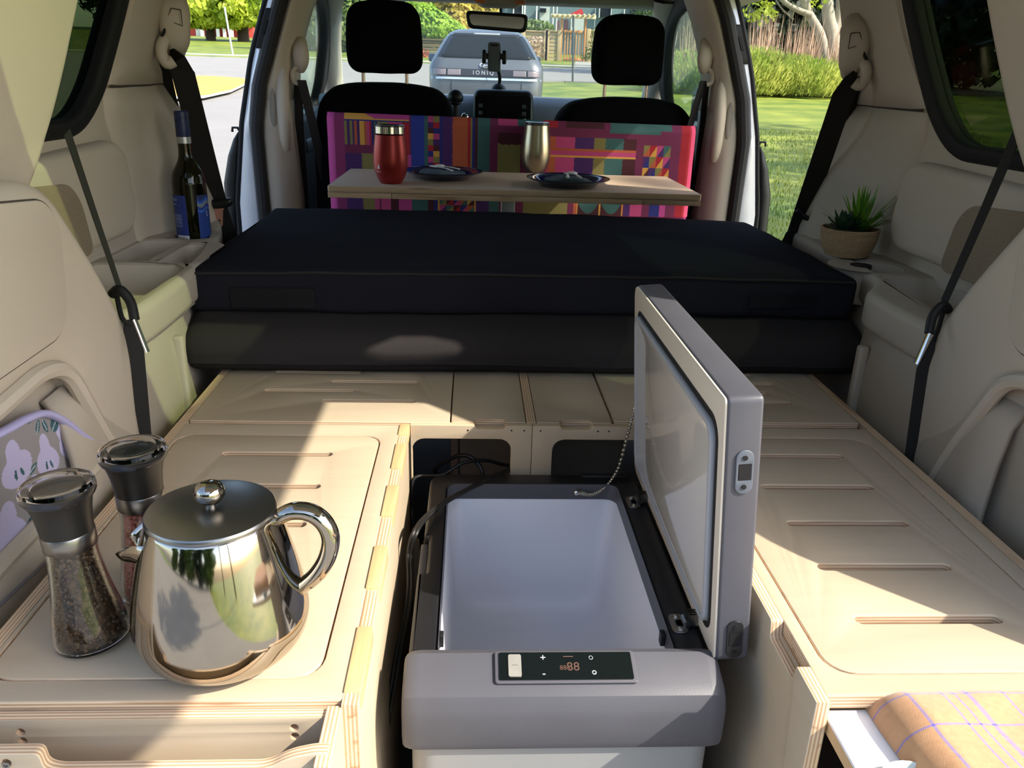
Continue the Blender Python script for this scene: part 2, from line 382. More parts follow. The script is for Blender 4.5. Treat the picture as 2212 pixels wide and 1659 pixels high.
hollow_m = mat('hollow_shade', (146, 138, 128), .7)  # darker plastic tone painted for the shade inside the handle hollow
for s, side in ((-1, 'left'), (1, 'right')):
    W_ = 'wall_'+side
    wl = bpy.data.objects.new(W_, None); COL.objects.link(wl); wl.location = (SX(s, .8), 1.5, .22); ORG[wl] = Vector(wl.location); wl['kind'] = 'structure'
    # quarter trim round the hatch opening, with its recess
    front = [(1.285, .40), (1.285, .70), (1.30, .86), (1.285, .93), (1.225, 1.02), (1.165, 1.095), (1.128, 1.14), (1.085, 1.16)]
    rear = [(.90, 1.17), (.77, 1.11), (.648, .855), (.585, .72), (.585, .40)]
    out = fillet(front+rear, [.0, .02, .05, .04, .04, .04, .03, .02, .1, .1, .1, .1, 0], 4)
    zb = .735 if s < 0 else .55
    hole = fillet([(.80, zb), (1.19, zb)]+([(1.205, .66)] if s > 0 else [])+[(1.165, .76), (1.085, .905), (1.02, .925), (.80, .905)], [.02, .02]+([.05] if s > 0 else [])+[.08, .05, .05, .02], 5)
    def fq(u, v, w, s=s): return (SX(s, .669+w), u, v)
    plate('quarter_trim', out, [hole], .26, tan, wl, .028, fq, bres=4)
    # the rolled rim of the recess and its floor, darker tan standing in for shade
    rim = smooth([fq(u, v, .004) for u, v in [(.80, zb)]+[p for p in hole if p[0] > .8 and p[1] > zb+.002]+[(.80, .905)]], 1)
    MB().tube(rim, .012, 8).build('recess_rim', tan, wl)
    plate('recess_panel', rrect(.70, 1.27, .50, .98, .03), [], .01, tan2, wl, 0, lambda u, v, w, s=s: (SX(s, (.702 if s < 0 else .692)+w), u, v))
    acc = fillet([(.70, .945), (1.072, .955), (1.108, .985), (1.132, 1.085), (1.115, 1.15), (.92, 1.19), (.80, 1.08)], [.02, .03, .03, .04, .03, .03, .02], 5)
    acc = [p for p in acc]
    plate('access_panel', [(u, v) for u, v in fillet([(.73, .945), (1.072, .955), (1.102, .985), (1.118, 1.10), (1.09, 1.135), (.93, 1.15), (.80, 1.08)], .028, 5)], [], .006, tan, wl, .002, lambda u, v, w, s=s, f=fq: (f(u, v, 0)[0]-s*.003+s*w, u, v))
    g = MB().tube([fq(u, v, .0005) for u, v in fillet([(.73, .945), (1.072, .955), (1.102, .985), (1.118, 1.10), (1.09, 1.135), (.93, 1.15), (.80, 1.08)], .031, 5)]+[fq(.73, .978, .0005)], .0022, 5)
    g.build('seam', mat('seam_'+side, (70, 62, 54), .9), wl)
    # upper trim of the rear pillar
    up = fillet([(1.08, 1.10), (1.165, 1.115), (1.25, 1.185), (1.305, 1.265), (1.40, 1.44), (1.50, 1.68), (1.58, 1.86), (.94, 1.86), (1.03, 1.67), (1.045, 1.62), (.965, 1.50), (.84, 1.30), (.732, 1.085)], [.02, .03, .05, .08, .1, 0, 0, 0, .01, .01, .05, .05, .005], 4)
    gap = [fillet([(1.127, 1.812), (1.175, 1.774), (1.207, 1.704), (1.223, 1.635), (1.218, 1.61), (1.188, 1.665), (1.14, 1.765)], .004, 3)] if s > 0 else []  # made-up opening, shaped so that a sun patch lands on the mattress
    plate('rear_pillar_trim', up, gap, .05, tan, wl, .018, lambda u, v, w, s=s: (SX(s, .728-.13*max(0, v-1.2)+w*(.9)), u, v), bres=3)
    # outer skin of the body behind and below
    plate('body_side', [(.62, .17), (2.36, .17), (2.36, 1.15), (2.0, 1.15), (1.0, 1.15), (.83, 1.12), (.70, .9)], [], .03, white_paint, wl, .004, lambda u, v, w, s=s: (SX(s, .955+w), u, v))
    plate('pillar_skin', fillet([(.66, 1.15), (.96, 1.15), (1.12, 1.63), (1.2, 1.70), (1.0, 1.70), (.87, 1.6)], .02, 3), [], .02, white_paint, wl, .005, lambda u, v, w, s=s: (SX(s, .955-.15*max(0, v-1.15)+w), u, v))
    # upper wall and its window
    wo_ = fillet([(.98, 1.165), (1.715, 1.165), (1.805, 1.235), (1.90, 1.41), (1.985, 1.63), (1.17, 1.63)], [.03, .09, .07, .1, .05, .05], 5)
    wi_ = fillet([(1.05, 1.20), (1.69, 1.20), (1.765, 1.26), (1.855, 1.42), (1.93, 1.60), (1.22, 1.60)], [.03, .08, .07, .1, .05, .05], 5)
    def fw(u, v, w, s=s): return (SX(s, .895-.20*max(0, v-1.15)+w), u, v)
    plate('upper_wall', [(.86, .90), (1.93, .90), (1.90, 1.20), (2.00, 1.42), (2.07, 1.68), (1.30, 1.68), (1.05, 1.42), (.86, 1.05)], [wo_], .05, tan, wl, .006, fw)
    plate('window_rubber', wo_, [wi_], .05, rubber, wl, .012, lambda u, v, w, f=fw, s=s: (f(u, v, w)[0]-s*.008, u, v), bres=3)
    wn = plate('window_'+('1' if s < 0 else '2'), wi_, [], .005, pane('privacy_glass_'+side, (.20, .235, .165), .04, 0, .12), None, 0, lambda u, v, w, f=fw: f(u, v, w+.02)); struct(wn)
    # soft shoulder pad under the window, with speaker mesh
    pad = fillet([(1.30, .955), (1.83, .955), (1.865, 1.0), (1.845, 1.13), (1.80, 1.155), (1.30, 1.14)], [.02, .05, .05, .06, .06, .02], 6)
    def fp(u, v, w, s=s): return (SX(s, .855+w), u, v)
    plate('shoulder_pad', pad, [], .06, tan, wl, .022, fp, bres=4)
    sp_ = fillet([(1.20, .955), (1.61, .955), (1.585, 1.06), (1.55, 1.095), (1.20, 1.12)], [.01, .03, .05, .05, .01], 5)
    plate('speaker_grille', sp_, [], .012, mesh_m, wl, .003, lambda u, v, w, s=s, f=fp: (f(u, v, 0)[0]-s*.006+s*w, u, v))
    # pillar behind the sliding door: lower and upper cover with a seam
    def pil(z0, z1, k, nm):
        rows = []
        for i in range(k+1):
            z = z0+(z1-z0)*i/k
            xf = lerp_tab([(.90, .80), (1.0, .815), (1.10, .835), (1.25, .900), (1.335, .884), (1.40, .863), (1.51, .832), (1.68, .78)], z)
            yf = lerp_tab([(.90, 2.24), (1.25, 2.27), (1.68, 2.27)], z)
            y0 = lerp_tab([(.9, 1.93), (1.15, 1.84), (1.26, 1.80), (1.41, 1.91), (1.68, 2.03)], z)
            wx = .895-.20*max(0, z-1.15)
            prof = [(wx+.012, y0), (wx-.002, y0+.008), (wx-.006, y0+.06), ((wx+xf)/2-.004, (y0+yf)/2+.03), (xf+.004, yf-.10), (xf+.002, yf-.04), (xf, yf-.01), (xf+.008, yf+.012), (xf+.03, yf+.03), (.985, yf+.07)]
            rows.append([(SX(s, a), b, z) for a, b in prof])
        o = MB().grid(rows).build(nm, tan, wl, 60); md = o.modifiers.new('thickness', 'SOLIDIFY'); md.thickness = .012; md.offset = 0
    MB().tube([(SX(s, a), b, 1.259) for a, b in ((.866, 1.83), (.8655, 1.86), (.881, 2.065), (.9035, 2.17), (.900, 2.23), (.898, 2.26), (.906, 2.282))], .0035, 6).build('trim_seam', MATS['seam_'+side], wl)
    pil(.88, 1.256, 8, 'pillar_lower_trim'); pil(1.262, 1.70, 9, 'pillar_upper_trim')
    # ledge with its cup holder and trays
    lip = smooth([(.72, 1.10, 0), (.690, 1.22, 0), (.674, 1.34, 0), (.669, 1.45, 0), (.673, 1.60, 0), (.69, 1.80, 0), (.735, 2.02, 0), (.79, 2.23, 0), (.81, 2.30, 0)], 4)
    if s > 0: lip = smooth([(.72, 1.10, 0), (.690, 1.22, 0), (.676, 1.34, 0), (.673, 1.46, 0), (.682, 1.56, 0), (.745, 1.66, 0), (.765, 1.80, 0), (.775, 2.02, 0), (.79, 2.23, 0), (.81, 2.30, 0)], 4)
    ledge = [(p.x, p.y) for p in lip]+[(.94, 2.30), (.94, 1.10)]
    if s < 0:
        cups = [([(.79+.046*cos(2*pi*k/28), 2.01+.046*sin(2*pi*k/28)) for k in range(28)], .055, .92)]
        trays = [(rrect(.785, .885, 1.72, 1.94, .03), .03, .86), (rrect(.70, .772, 1.70, 1.90, .025), .035, .8), (rrect(.70, .885, 1.34, 1.675, .03), .045, .86)]
    else:
        cups = [([(.80+.075*cos(2*pi*k/28), 1.80+.062*sin(2*pi*k/28)) for k in range(28)], .05, .85)]
        trays = [(fillet([(.745, 1.38), (.875, 1.38), (.90, 1.69), (.78, 1.69)], .03, 5), .05, .85)]
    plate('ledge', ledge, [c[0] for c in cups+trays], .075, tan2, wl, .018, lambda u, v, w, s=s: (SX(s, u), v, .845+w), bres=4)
    for nm, lst in (('cup_recess', cups), ('tray_recess', trays)):
        for pts, dp, k in lst:
            cx_ = sum(p[0] for p in pts)/len(pts); cy_ = sum(p[1] for p in pts)/len(pts)
            rows = [[(SX(s, cx_+(p[0]-cx_)*q), cy_+(p[1]-cy_)*q, z) for p in pts] for q, z in ((1.14, .917), (1.03, .9165), (.99, .905), (k+.06, .92-dp*.8), (k-.06, .92-dp), (.3, .92-dp), (.01, .92-dp))]
            o = MB().grid(rows, True).build(nm, tan2, wl, 50)
    # lower wall over the wheel
    rows = []
    for i in range(20):
        Y = 1.05+1.32*i/19
        a = lerp_tab([(1.05, .665), (1.5, .682), (1.6, .692 if s < 0 else .71), (1.68, .70 if s < 0 else .752), (2.3, .82)], Y)
        rows.append([(SX(s, a+q), Y, z) for q, z in ((.03, .87), (.012, .84), (.004, .78), (0, .70), (.0, .40), (0, .2))])
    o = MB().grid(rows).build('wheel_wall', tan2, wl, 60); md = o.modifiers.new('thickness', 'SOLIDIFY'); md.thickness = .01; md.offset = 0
    MB().rbox(*sorted((SX(s, .669), SX(s, .69))), 1.515, 1.535, .40, .815, .006).build('wall_rib', tan2, wl)
    # dark gap between rear trim and pillar seen from inside
    # door pillar in front of the sliding door opening
    Zs = [.25, .6, .83, .95, 1.07, 1.12, 1.2, 1.25, 1.32, 1.38, 1.45, 1.52, 1.6, 1.70]
    xin = lambda z: lerp_tab([(.25, .80), (.83, .772), (1.10, .778), (1.30, .775), (1.40, .755), (1.55, .70), (1.7, .62)], z)
    xse = lambda z: lerp_tab([(.25, .86), (.83, .868), (1.10, .872), (1.25, .848), (1.38, .806), (1.52, .757), (1.7, .67)], z)
    xou = lambda z: lerp_tab([(.25, .99), (.83, .985), (1.12, .945), (1.345, .893), (1.52, .832), (1.7, .76)], z)
    dp = bpy.data.objects.new('wall_door_pillar', None); COL.objects.link(dp); dp.location = (SX(s, .85), 3.15, .22); ORG[dp] = Vector(dp.location); dp['kind'] = 'structure'
    for nm, a, b in (('pillar_trim_lower', 0, 6), ('pillar_trim_upper', 6, 13)):
        rows = []
        for z in Zs[a:b+1]:
            zz = z
            rows.append([(SX(s, p), q, zz) for p, q in ((xin(z)+.03, 3.42), (xin(z)+.004, 3.34), (xin(z), 3.25), (xin(z)+.006, 3.17), ((xin(z)+xse(z))/2, 3.115), (xse(z)-.012, 3.105), (xse(z)+.01, 3.12))])
        o = MB().grid(rows).build(nm, tan, dp, 60); md = o.modifiers.new('thickness', 'SOLIDIFY'); md.thickness = .01; md.offset = 0
    MB().tube([(SX(s, xin(1.25)+.004), 3.19, 1.25), (SX(s, xin(1.25)+.006), 3.17, 1.25), (SX(s, (xin(1.25)+xse(1.25))/2), 3.115, 1.25), (SX(s, xse(1.25)-.012), 3.105, 1.25)], .0025, 6).build('trim_seam', MATS['seam_'+side], dp)
    MB().tube(smooth([(SX(s, xse(z)+.022), 3.095, z) for z in Zs], 2), .022, 10).build('door_seal', seal_m, dp)
    rows = [[(SX(s, p), q, z) for p, q in ((xse(z)+.03, 3.11), (xse(z)+.05, 3.10), (xou(z)-.01, 3.115), (xou(z), 3.14), (xou(z)+.005, 3.25))] for z in Zs]
    o = MB().grid(rows).build('painted_jamb', white_paint, dp, 60); md = o.modifiers.new('thickness', 'SOLIDIFY'); md.thickness = .008; md.offset = 0
    MB().tube(smooth([(SX(s, xou(z)+.008), 3.13, z) for z in Zs], 2), .009, 8).build('outer_seal', rubber, dp)
    lean = lambda p, s=s: Vector((SX(s, xse(p.z)+.050+.014*(p.x)), p.y, p.z))
    MB().rbox(-1, 1, 3.090, 3.112, 1.37, 1.50, .006, 2, (1, 1, 6), lean).build('striker_plate', black_p, dp)
    MB().rbox(-.35, .35, 3.085, 3.092, 1.415, 1.46, .003, 2, (1, 1, 3), lean).build('striker_slot', rubber, dp)
    # rubber edge guard low on the door opening
    rows = []
    for z, wd in ((.60, .03), (.75, .05), (.9, .056), (1.0, .045), (1.06, .028), (1.085, .012)):
        x0 = xou(z)+.012; rows.append([(SX(s, x0+wd*.5+wd*.5*cos(a)), 3.15+.02*sin(a), z) for a in [2*pi*k/10 for k in range(10)]])
    MB().grid(rows, True).build('edge_guard', black_p, dp, 50)
    MB().tube([(SX(s, xou(1.08)+.01), 3.14, 1.08), (SX(s, xou(1.08)+.022), 3.14, 1.10), (SX(s, xou(1.08)+.04), 3.14, 1.10), (SX(s, xou(1.08)+.042), 3.14, 1.085)], .005, 6).build('edge_hook', black_p, dp)
    # grab handle moulded on the pillar
    hx = lambda z: xin(z)+.022
    hp = smooth([(SX(s, hx(1.30)+.008), 3.145, 1.315), (SX(s, hx(1.28)), 3.128, 1.28), (SX(s, hx(1.18)), 3.118, 1.18), (SX(s, hx(1.08)), 3.124, 1.08), (SX(s, hx(1.03)+.006), 3.145, 1.03)], 5)
    MB().tube(hp, lambda t: .024-.006*abs(2*t-1), 10).build('grab_handle', tan, dp, 60)
    MB().ball((SX(s, (xin(1.17)+xse(1.17))/2+.014), 3.106, 1.18), .1, 16, (.13, .06, .72)).build('hollow_shade_insert', hollow_m, dp, 60)  # solid insert instead of a cut hollow; its shade is in the colour
    # front door: lower panel, window frame, glass
    d = bpy.data.objects.new('door_'+('1' if s < 0 else '2'), None); COL.objects.link(d); d.location = (SX(s, .88), 3.8, .3); ORG[d] = Vector(d.location); d['kind'] = 'structure'
    MB().rbox(*sorted((SX(s, .80), SX(s, .96))), 3.42, 4.50, .30, 1.13, .03).build('door_panel', mat('door_dark_'+side, (40, 40, 44), .6), d)
    MB().rbox(*sorted((SX(s, .79), SX(s, .84))), 3.5, 4.3, .98, 1.04, .02).build('armrest', mat('armrest_'+side, (70, 74, 82), .5), d)
    MB().rbox(*sorted((SX(s, .83), SX(s, .97))), 3.42, 4.50, 1.115, 1.135, .008).build('window_ledge', mat('sill_'+side, (120, 124, 132), .35), d)
    fo = fillet([(3.38, 1.11), (4.62, 1.11), (4.55, 1.26), (4.28, 1.45), (3.95, 1.60), (3.55, 1.64), (3.36, 1.62)], [.03, .05, .1, .2, .2, .1, .03], 6)
    fi = fillet([(3.44, 1.14), (4.50, 1.14), (4.44, 1.24), (4.2, 1.41), (3.91, 1.545), (3.55, 1.59), (3.43, 1.575)], [.03, .05, .1, .2, .2, .1, .03], 6)
    def fd(u, v, w, s=s): return (SX(s, .925-.42*max(0, v-1.13)+w), u, v)
    plate('window_frame', fo, [fi], .05, rubber, d, .012, fd)
    wn = plate('window_'+('3' if s < 0 else '4'), fi, [], .004, pane('door_glass_'+side, (.80, .90, .82), .05), None, 0, lambda u, v, w, f=fd: f(u, v, w+.024)); struct(wn)
    # front pillar beside the windscreen
    rows = []
    for Y, z, xp in ((3.80, 1.63, .70), (4.0, 1.575, .745), (4.2, 1.50, .785), (4.4, 1.41, .82), (4.6, 1.30, .85), (4.75, 1.19, .87), (4.78, 1.05, .88)):
        rows.append([(SX(s, xp+a), Y+b, z+c) for a, b, c in ((-.045, .02, .02), (-.05, -.03, -.01), (-.02, -.07, -.02), (.03, -.08, -.02), (.07, -.03, 0), (.07, .05, .03))])
    MB().grid(rows).build('trim_front_pillar', mat('pale_pillar_'+side, (196, 190, 174), .7), None, 60)['kind'] = 'structure'
    # front body side below the door (outside)
    MB().rbox(*sorted((SX(s, .955), SX(s, .985))), 3.2, 4.75, .17, 1.11, .01).build('trim_door_skin', white_paint)['kind'] = 'structure'
    # side mirror outside
    sm = thing('side_mirror', (SX(s, .99), 3.98, 1.10), 'van door mirror outside the %s front window' % side, 'mirror')
    MB().rbox(*sorted((SX(s, .918), SX(s, 1.07))), 3.955, 4.06, 1.095, 1.295, .05, 4).build('housing', mat('mirror_dark_'+side, (52, 58, 68), .3), sm)
    plate('mirror_glass', rrect(SX(s, .994)-.054, SX(s, .994)+.054, 1.12, 1.245, .03), [], .004, chrome, sm, .001, lambda u, v, w: (u, 3.951+w, v))
    MB().rbox(*sorted((SX(s, .89), SX(s, .95))), 3.985, 4.03, 1.09, 1.14, .015).build('bracket', black_p, sm)
# rear hatch, raised over the opening, with its window
h = bpy.data.objects.new('door_3', None); COL.objects.link(h); h.location = (CX, 1.3, 1.72); ORG[h] = Vector(h.location); h['kind'] = 'structure'
plate('hatch_frame', rrect(SX(-1, .66), SX(1, .60), -.05, 1.34, .04), [rrect(-.45, .52, .93, 1.22, .05)], .06, mat('hatch_trim', (182, 180, 174), .7), h, .012, lambda u, v, w: (u, v, 1.72+w))
wn = plate('window_5', rrect(-.45, .52, .93, 1.22, .05), [], .005, pane('hatch_glass', (.42, .48, .34), .05), None, 0, lambda u, v, w: (u, v, 1.75+w)); struct(wn)
# windscreen
rows = []
for i in range(9):
    t = i/8; Y = 4.80-.86*t; z = 1.17+.43*t
    rows.append([(SX(1, q*(.84-.10*t)), Y-.06*q*q, z) for q in [-1+2*k/12 for k in range(13)]])
wn = MB().grid(rows).build('window_6', pane('windscreen_glass', (.86, .93, .88), .05, 0, .15)); struct(wn)
# rear sill under the opening
struct(MB().rbox(SX(-1, .80), SX(1, .80), .56, .66, .17, .30, .02).build('trim_sill', tan2))
# ------------------------------------------------------------------ plywood furniture
Zt = .71; PT = .018
def lid_with_slots(name, x0, x1, y0, y1, r, slots, parent, m=ply_z):
    o = plate(name, rrect(x0, x1, y0, y1, r), slots, PT, m, parent, .0012, lambda u, v, w: (u, v, Zt-PT+w)); return o
# left cabinet
lc = thing('cabinet', (-.31, 1.0, .22), 'birch plywood cabinet on the left with a slotted lid, under the steel kettle', 'cabinet')
plate('top_panel', rrect(-.502, -.1235, .657, 1.343, .002), [rrect(-.4965, -.1515, .687, 1.2975, .032)], PT, ply_z, lc, .001, lambda u, v, w: (u, v, Zt-PT+w))
lid_with_slots('lid_panel', -.494, -.154, .6895, 1.295, .030, [slot(-.404, -.225, y, .0165) for y in (1.222, 1.110, .998, .886, .774)], lc)
MB().box(-.502, -.110, .68, 1.33, .662, .664).build('shelf_board', ply_z, lc)
MB().box(-.517, -.502, .655, 1.345, .22, .711).build('outer_board', ply_x, lc)
plate('inner_board', [(.655, .22), (1.345, .22), (1.345, .7085), (.655, .7085)], [], .015, ply_x, lc, .0008, lambda u, v, w: (-.110+w-.013, u, v))
finger = mat('finger_edge', (206, 170, 124), .55, var=.3, vs=30, stretch=(4, .3, 1))
for a, b in ((1.300, 1.345), (1.17, 1.262), (1.02, 1.112), (.845, .94), (.665, .77)):
    MB().rbox(-.1245, -.1065, a, b, .69, .7125, .0015, 2).build('finger_joint', finger, lc)
MB().box(-.124, -.1085, .648, .70, .22, .7105).build('end_post', ply_x, lc)
MB().box(-.517, -.108, 1.325, 1.342, .22, .69).build('back_board', ply_y, lc)
# its drawer, seen under the top panel
dr = thing('drawer', (-.31, .60, .40), 'birch plywood drawer with a finger notch pulled out below the kettle cabinet', 'drawer')
fr = fillet([(-.53, .40), (-.127, .40), (-.127, .711), (-.14, .711), (-.165, .705), (-.185, .692), (-.375, .692), (-.386, .696), (-.388, .714), (-.53, .714)], [0, 0, .002, .01, .015, .02, .008, .008, .006, 0], 5)
plate('drawer_front', fr, [[( -.418+.004*cos(2*pi*k/12), .704+.004*sin(2*pi*k/12)) for k in range(12)]], .014, ply_y, dr, .0015, lambda u, v, w: (u, .588+w, v-.002))
holes = [[(x+.0042*cos(2*pi*k/12), z+.0042*sin(2*pi*k/12)) for k in range(12)] for x, z in ((-.170, .690), (-.170, .679), (-.434, .688), (-.434, .677))]
plate('drawer_back', [(-.53, .40), (-.139, .40), (-.139, .703), (-.53, .703)], holes, .012, ply_y, dr, .0008, lambda u, v, w: (u, .640+w, v))
MB().box(-.53, -.14, .652, .655, .66, .70).build('hole_backing', mat('pale_hole', (214, 204, 190), .8), dr)
MB().rbox(-.139, -.124, .575, .652, .40, .707, .0015, 2).build('drawer_side', ply_x, dr)
MB().box(-.53, -.139, .59, .64, .42, .43).build('drawer_bottom', ply_z, dr)
MB().lathe([(.0036, 0), (.0036, .002), (.002, .002), (.0018, .0006)], (-.418, .5885, .7005), 12, (0, -1, 0)).build('screw', steel_b, dr)
# right cabinet
rc = thing('cabinet', (.555, 1.0, .22), 'birch plywood cabinet on the right with a slotted lid, beside the open cooler lid', 'cabinet')
plate('top_panel', rrect(.374, .734, .657, 1.343, .002), [rrect(.3905, .7095, .6875, 1.3025, .032)], PT, ply_z, rc, .001, lambda u, v, w: (u, v, Zt-PT+w))
o = lid_with_slots('lid_panel', .393, .707, .690, 1.300, .030, [slot(.460, .641, y, .0165) for y in (1.228, 1.116, 1.004, .893, .782)], rc)
MB().box(.374, .734, .68, 1.33, .662, .664).build('shelf_board', ply_z, rc)
MB().box(.734, .750, .655, 1.345, .22, .711).build('outer_board', ply_x, rc)
plate('inner_board', fillet([(.645, .22), (1.345, .22), (1.345, .711), (.780, .711), (.776, .689), (.705, .689), (.701, .711), (.645, .711)], [0, 0, 0, .004, .006, .006, .004, 0], 4), [], .016, ply_x, rc, .0015, lambda u, v, w: (.358+w, u, v))
MB().box(.372, .378, .70, .785, .64, .6925).build('notch_backing', ply_x, rc)
MB().box(.374, .734, 1.325, 1.342, .22, .69).build('back_board', ply_y, rc)
# white pull-out tray under the right cabinet
wt = thing('pull_out_tray', (.60, .60, .66), 'glossy white pull-out tray with a plywood edge under the brown towel', 'tray')
plate('tray_top', [(.3765, .30), (.85, .30), (.85, .662), (.3765, .662)], [], .004, mat('white_laminate', (244, 244, 246), .25), wt, .001, lambda u, v, w: (u, v, .682+w))
MB().box(.3765, .85, .30, .662, .668, .682).build('tray_core', mat('plain_core', (206, 172, 128), .6), wt)
# towel: folded, brown with a blue check
def towel_col(u, v):
    c = [196, 146, 102]; n_ = noise.noise(Vector((u*60, v*60, 0)))*8
    L = min(abs(u-q) for q in (.045, .135, .167, .20, .295, .60, .70)) < .004
    K = min(abs(v-q) for q in (.925, .78, .40)) < .0055
    if L and K: c = [92, 84, 190]
    elif L or K: c = [148, 124, 160]
    return tuple(max(0, q+n_) for q in c)
def tw(u, v):
    # superellipse cross-section: front edge turns under
    x = .442+.40*u+.008*sin(v*5); y = .36+.308*v
    e = min(u/.06, 1); e2 = min((1-v)/.10, 1); e3 = min(v/.1, 1)
    hh = .036*sqrt(max(0, 1-(1-e)**2))*sqrt(max(0, 1-(1-e2)**2))
    return (x-.012*(1-e)*(1-e), y, .687+hh+.003*noise.noise(Vector((x*22, y*22, 1)))*e*e2)
tp = painted('towel', 160, 130, tw, towel_col, attr_mat('towel_cloth', .95, .6, 1400, sheen=.4), angle=60)
tag(tp, 'brown folded towel with a thin blue check on the white tray', 'towel')
MB().lathe([(.030, 0), (.034, .004), (.036, .012), (.035, .012), (.032, .005), (.01, .003)], (.418, .545, .687), 32).build('enamel_cup', mat('pale_enamel', (196, 204, 200), .3)).__setitem__('label', 'pale enamel dish peeking out beside the brown towel')
bpy.data.objects['enamel_cup']['category'] = 'dish'

# bed base across the van with loose panels
bb = thing('bed_platform', (CX, 1.9, .22), 'birch plywood bed base with two rounded openings behind the cooler', 'bed frame')
for x0, x1, op in ((-.106, .1145, (-.103, .077)), (.1155, .358, (.153, .335))):
    nx = (.009, .066) if x0 < 0 else (.167, .225)
    o_ = fillet([(x0, .22), (x1, .22), (x1, .7095), (nx[1], .7095), (nx[1]-.003, .702), (nx[0]+.003, .702), (nx[0], .7095), (x0, .7095)], [0, 0, 0, .003, .004, .004, .003, 0], 4)
    plate('front_board', o_, [rrect(op[0], op[1], .46, .683, .022)], .015, ply_y, bb, .001, lambda u, v, w: (u, 1.345+w, v))
for x in (-.517, .734): MB().box(x, x+.016, 1.348, 2.40, .22, .711).build('side_rail', ply_x, bb)
MB().box(.105, .122, 1.36, 2.40, .22, .7105).build('centre_divider', ply_x, bb)
for x in (-.034, .262): MB().box(x-.008, x+.008, 1.72, 2.40, .30, .690).build('bearer', ply_x, bb)
MB().box(-.02, .104, 1.70, 1.715, .23, .688).build('inner_partition', ply_y, bb); MB().box(.122, .36, 1.70, 1.715, .23, .688).build('inner_partition', ply_y, bb)
for x, z in ((-.002, .7045), (.077, .7045), (.1, .7045), (.13, .7045), (.235, .7045), (.255, .7045), (.105, .60), (.125, .60)):
    MB().lathe([(.0016, 0), (.0016, .0006)], (x, 1.345, z-.004), 8, (0, -1, 0)).build('nail_hole', rubber, bb)
def bedpanel(label, x0, x1, sl, lift=0, y0=1.361, finger=None):
    out = rrect(x0, x1, y0, 2.395, .004)
    if finger: out = fillet([(x0, y0), (finger[0], y0), (finger[0]+.002, y0+.012), (finger[1]-.002, y0+.012), (finger[1], y0), (x1, y0), (x1, 2.395), (x0, 2.395)], [.003, .003, .005, .005, .003, .003, 0, 0], 4)
    o = plate('bed_board', out, sl, PT, ply_z, None, .001, lambda u, v, w: (u, v, Zt-PT+lift+w))
    return tag(o, label, 'bed board')
ys = [1.455+.0525*k for k in range(14)]
bedpanel('slotted plywood bed panel under the left end of the mattresses', -.500, -.0355, [slot(*((-.282, -.104) if k % 2 == 0 else (-.404, -.226)), y, .0145) for k, y in enumerate(ys)], .001, 1.354)
bedpanel('narrow plain plywood bed panel left of the centre divider', -.0325, .1035, [], 0, 1.361, (.008, .067))
bedpanel('narrow plain plywood bed panel right of the centre divider', .1235, .2635, [], 0, 1.361, (.166, .226))
bedpanel('slotted plywood bed panel under the right end of the mattresses', .268, .731, [slot(*((.46, .638) if k % 2 == 0 else (.43, .608)), y+.009, .0145) for k, y in enumerate(ys)], .003, 1.364)

# ------------------------------------------------------------------ mattresses
def wob(p, a=.004, k=5):
    return p + Vector((noise.noise(p*k), noise.noise(p*k+Vector((9, 3, 1))), noise.noise(p*k*1.3+Vector((2, 7, 4)))))*a
m1 = thing('mattress', (.13, 2.0, .711), 'lower black folded mattress on the slotted bed panels', 'mattress', None)
def low(p):
    q = p.copy(); t = (q.z-.711)/.125
    q.y -= .008*sin(pi*min(max(t, 0), 1)) if q.y < 1.8 else 0
    if q.z > .77: q.z -= .032*max(0, 1-max(0, q.y-1.60)/.09)
    q.y += .02*(q.x-.13)
    return wob(q, .004)
MB().rbox(-.588, .862, 1.598, 2.38, .7125, .828, .034, 4, (50, 24, 4), low).build('cover', fab_black2, m1, 60)
MB().tube([wob(Vector((-.56+1.38*k/60, 1.596+.02*(-.56+1.38*k/60-.13), .737)), .003) for k in range(61)], .0022, 5).build('seam', mat('dark_thread', (12, 12, 13), .9), m1)
m2 = thing('mattress', (.13, 2.0, .835), 'upper black mattress with clear pocket, on top of the lower one', 'mattress', None)
def upf(p):
    q = p.copy(); q.y += .018*(q.x-.13); 
    cx = (q.x-.125)/.70; q.z += .008*(1-cx*cx)*(1 if q.z > .87 else 0)
    q.z += .012*max(0, (q.y-2.2)/.2)*(.5-q.x)*.8 if q.z > .88 else 0
    return wob(q, .0035, 6)
MB().rbox(-.580, .838, 1.665, 2.43, .824, .916, .018, 4, (60, 30, 4), upf).build('cover', fab_black, m2, 60)
pp = [Vector((-.566+1.390*k/60, 1.667+.018*(-.566+1.390*k/60-.13), .9085)) for k in range(61)]
MB().tube([wob(p, .003, 6)+Vector((0, -.003, .005*(1-((p.x-.125)/.7)**2))) for p in pp], .0032, 6).build('piping', fab_black2, m2)
MB().tube([wob(Vector((-.580-.0*k/20, 1.68+.73*k/20, .909)), .003, 6) for k in range(21)], .0030, 6).build('piping', fab_black2, m2)
for x0, x1, z0, z1 in ((-.494, -.323, .838, .880), (.60, .748, .850, .880)):
    plate('pocket_patch', rrect(x0, x1, z0, z1, .003), [], .002, mat('clear_pocket', (25, 25, 29), .45, var=.4, vs=60, spec=.15), m2, 0, lambda u, v, w: (u, 1.6605+.018*(u-.13)+w, v))

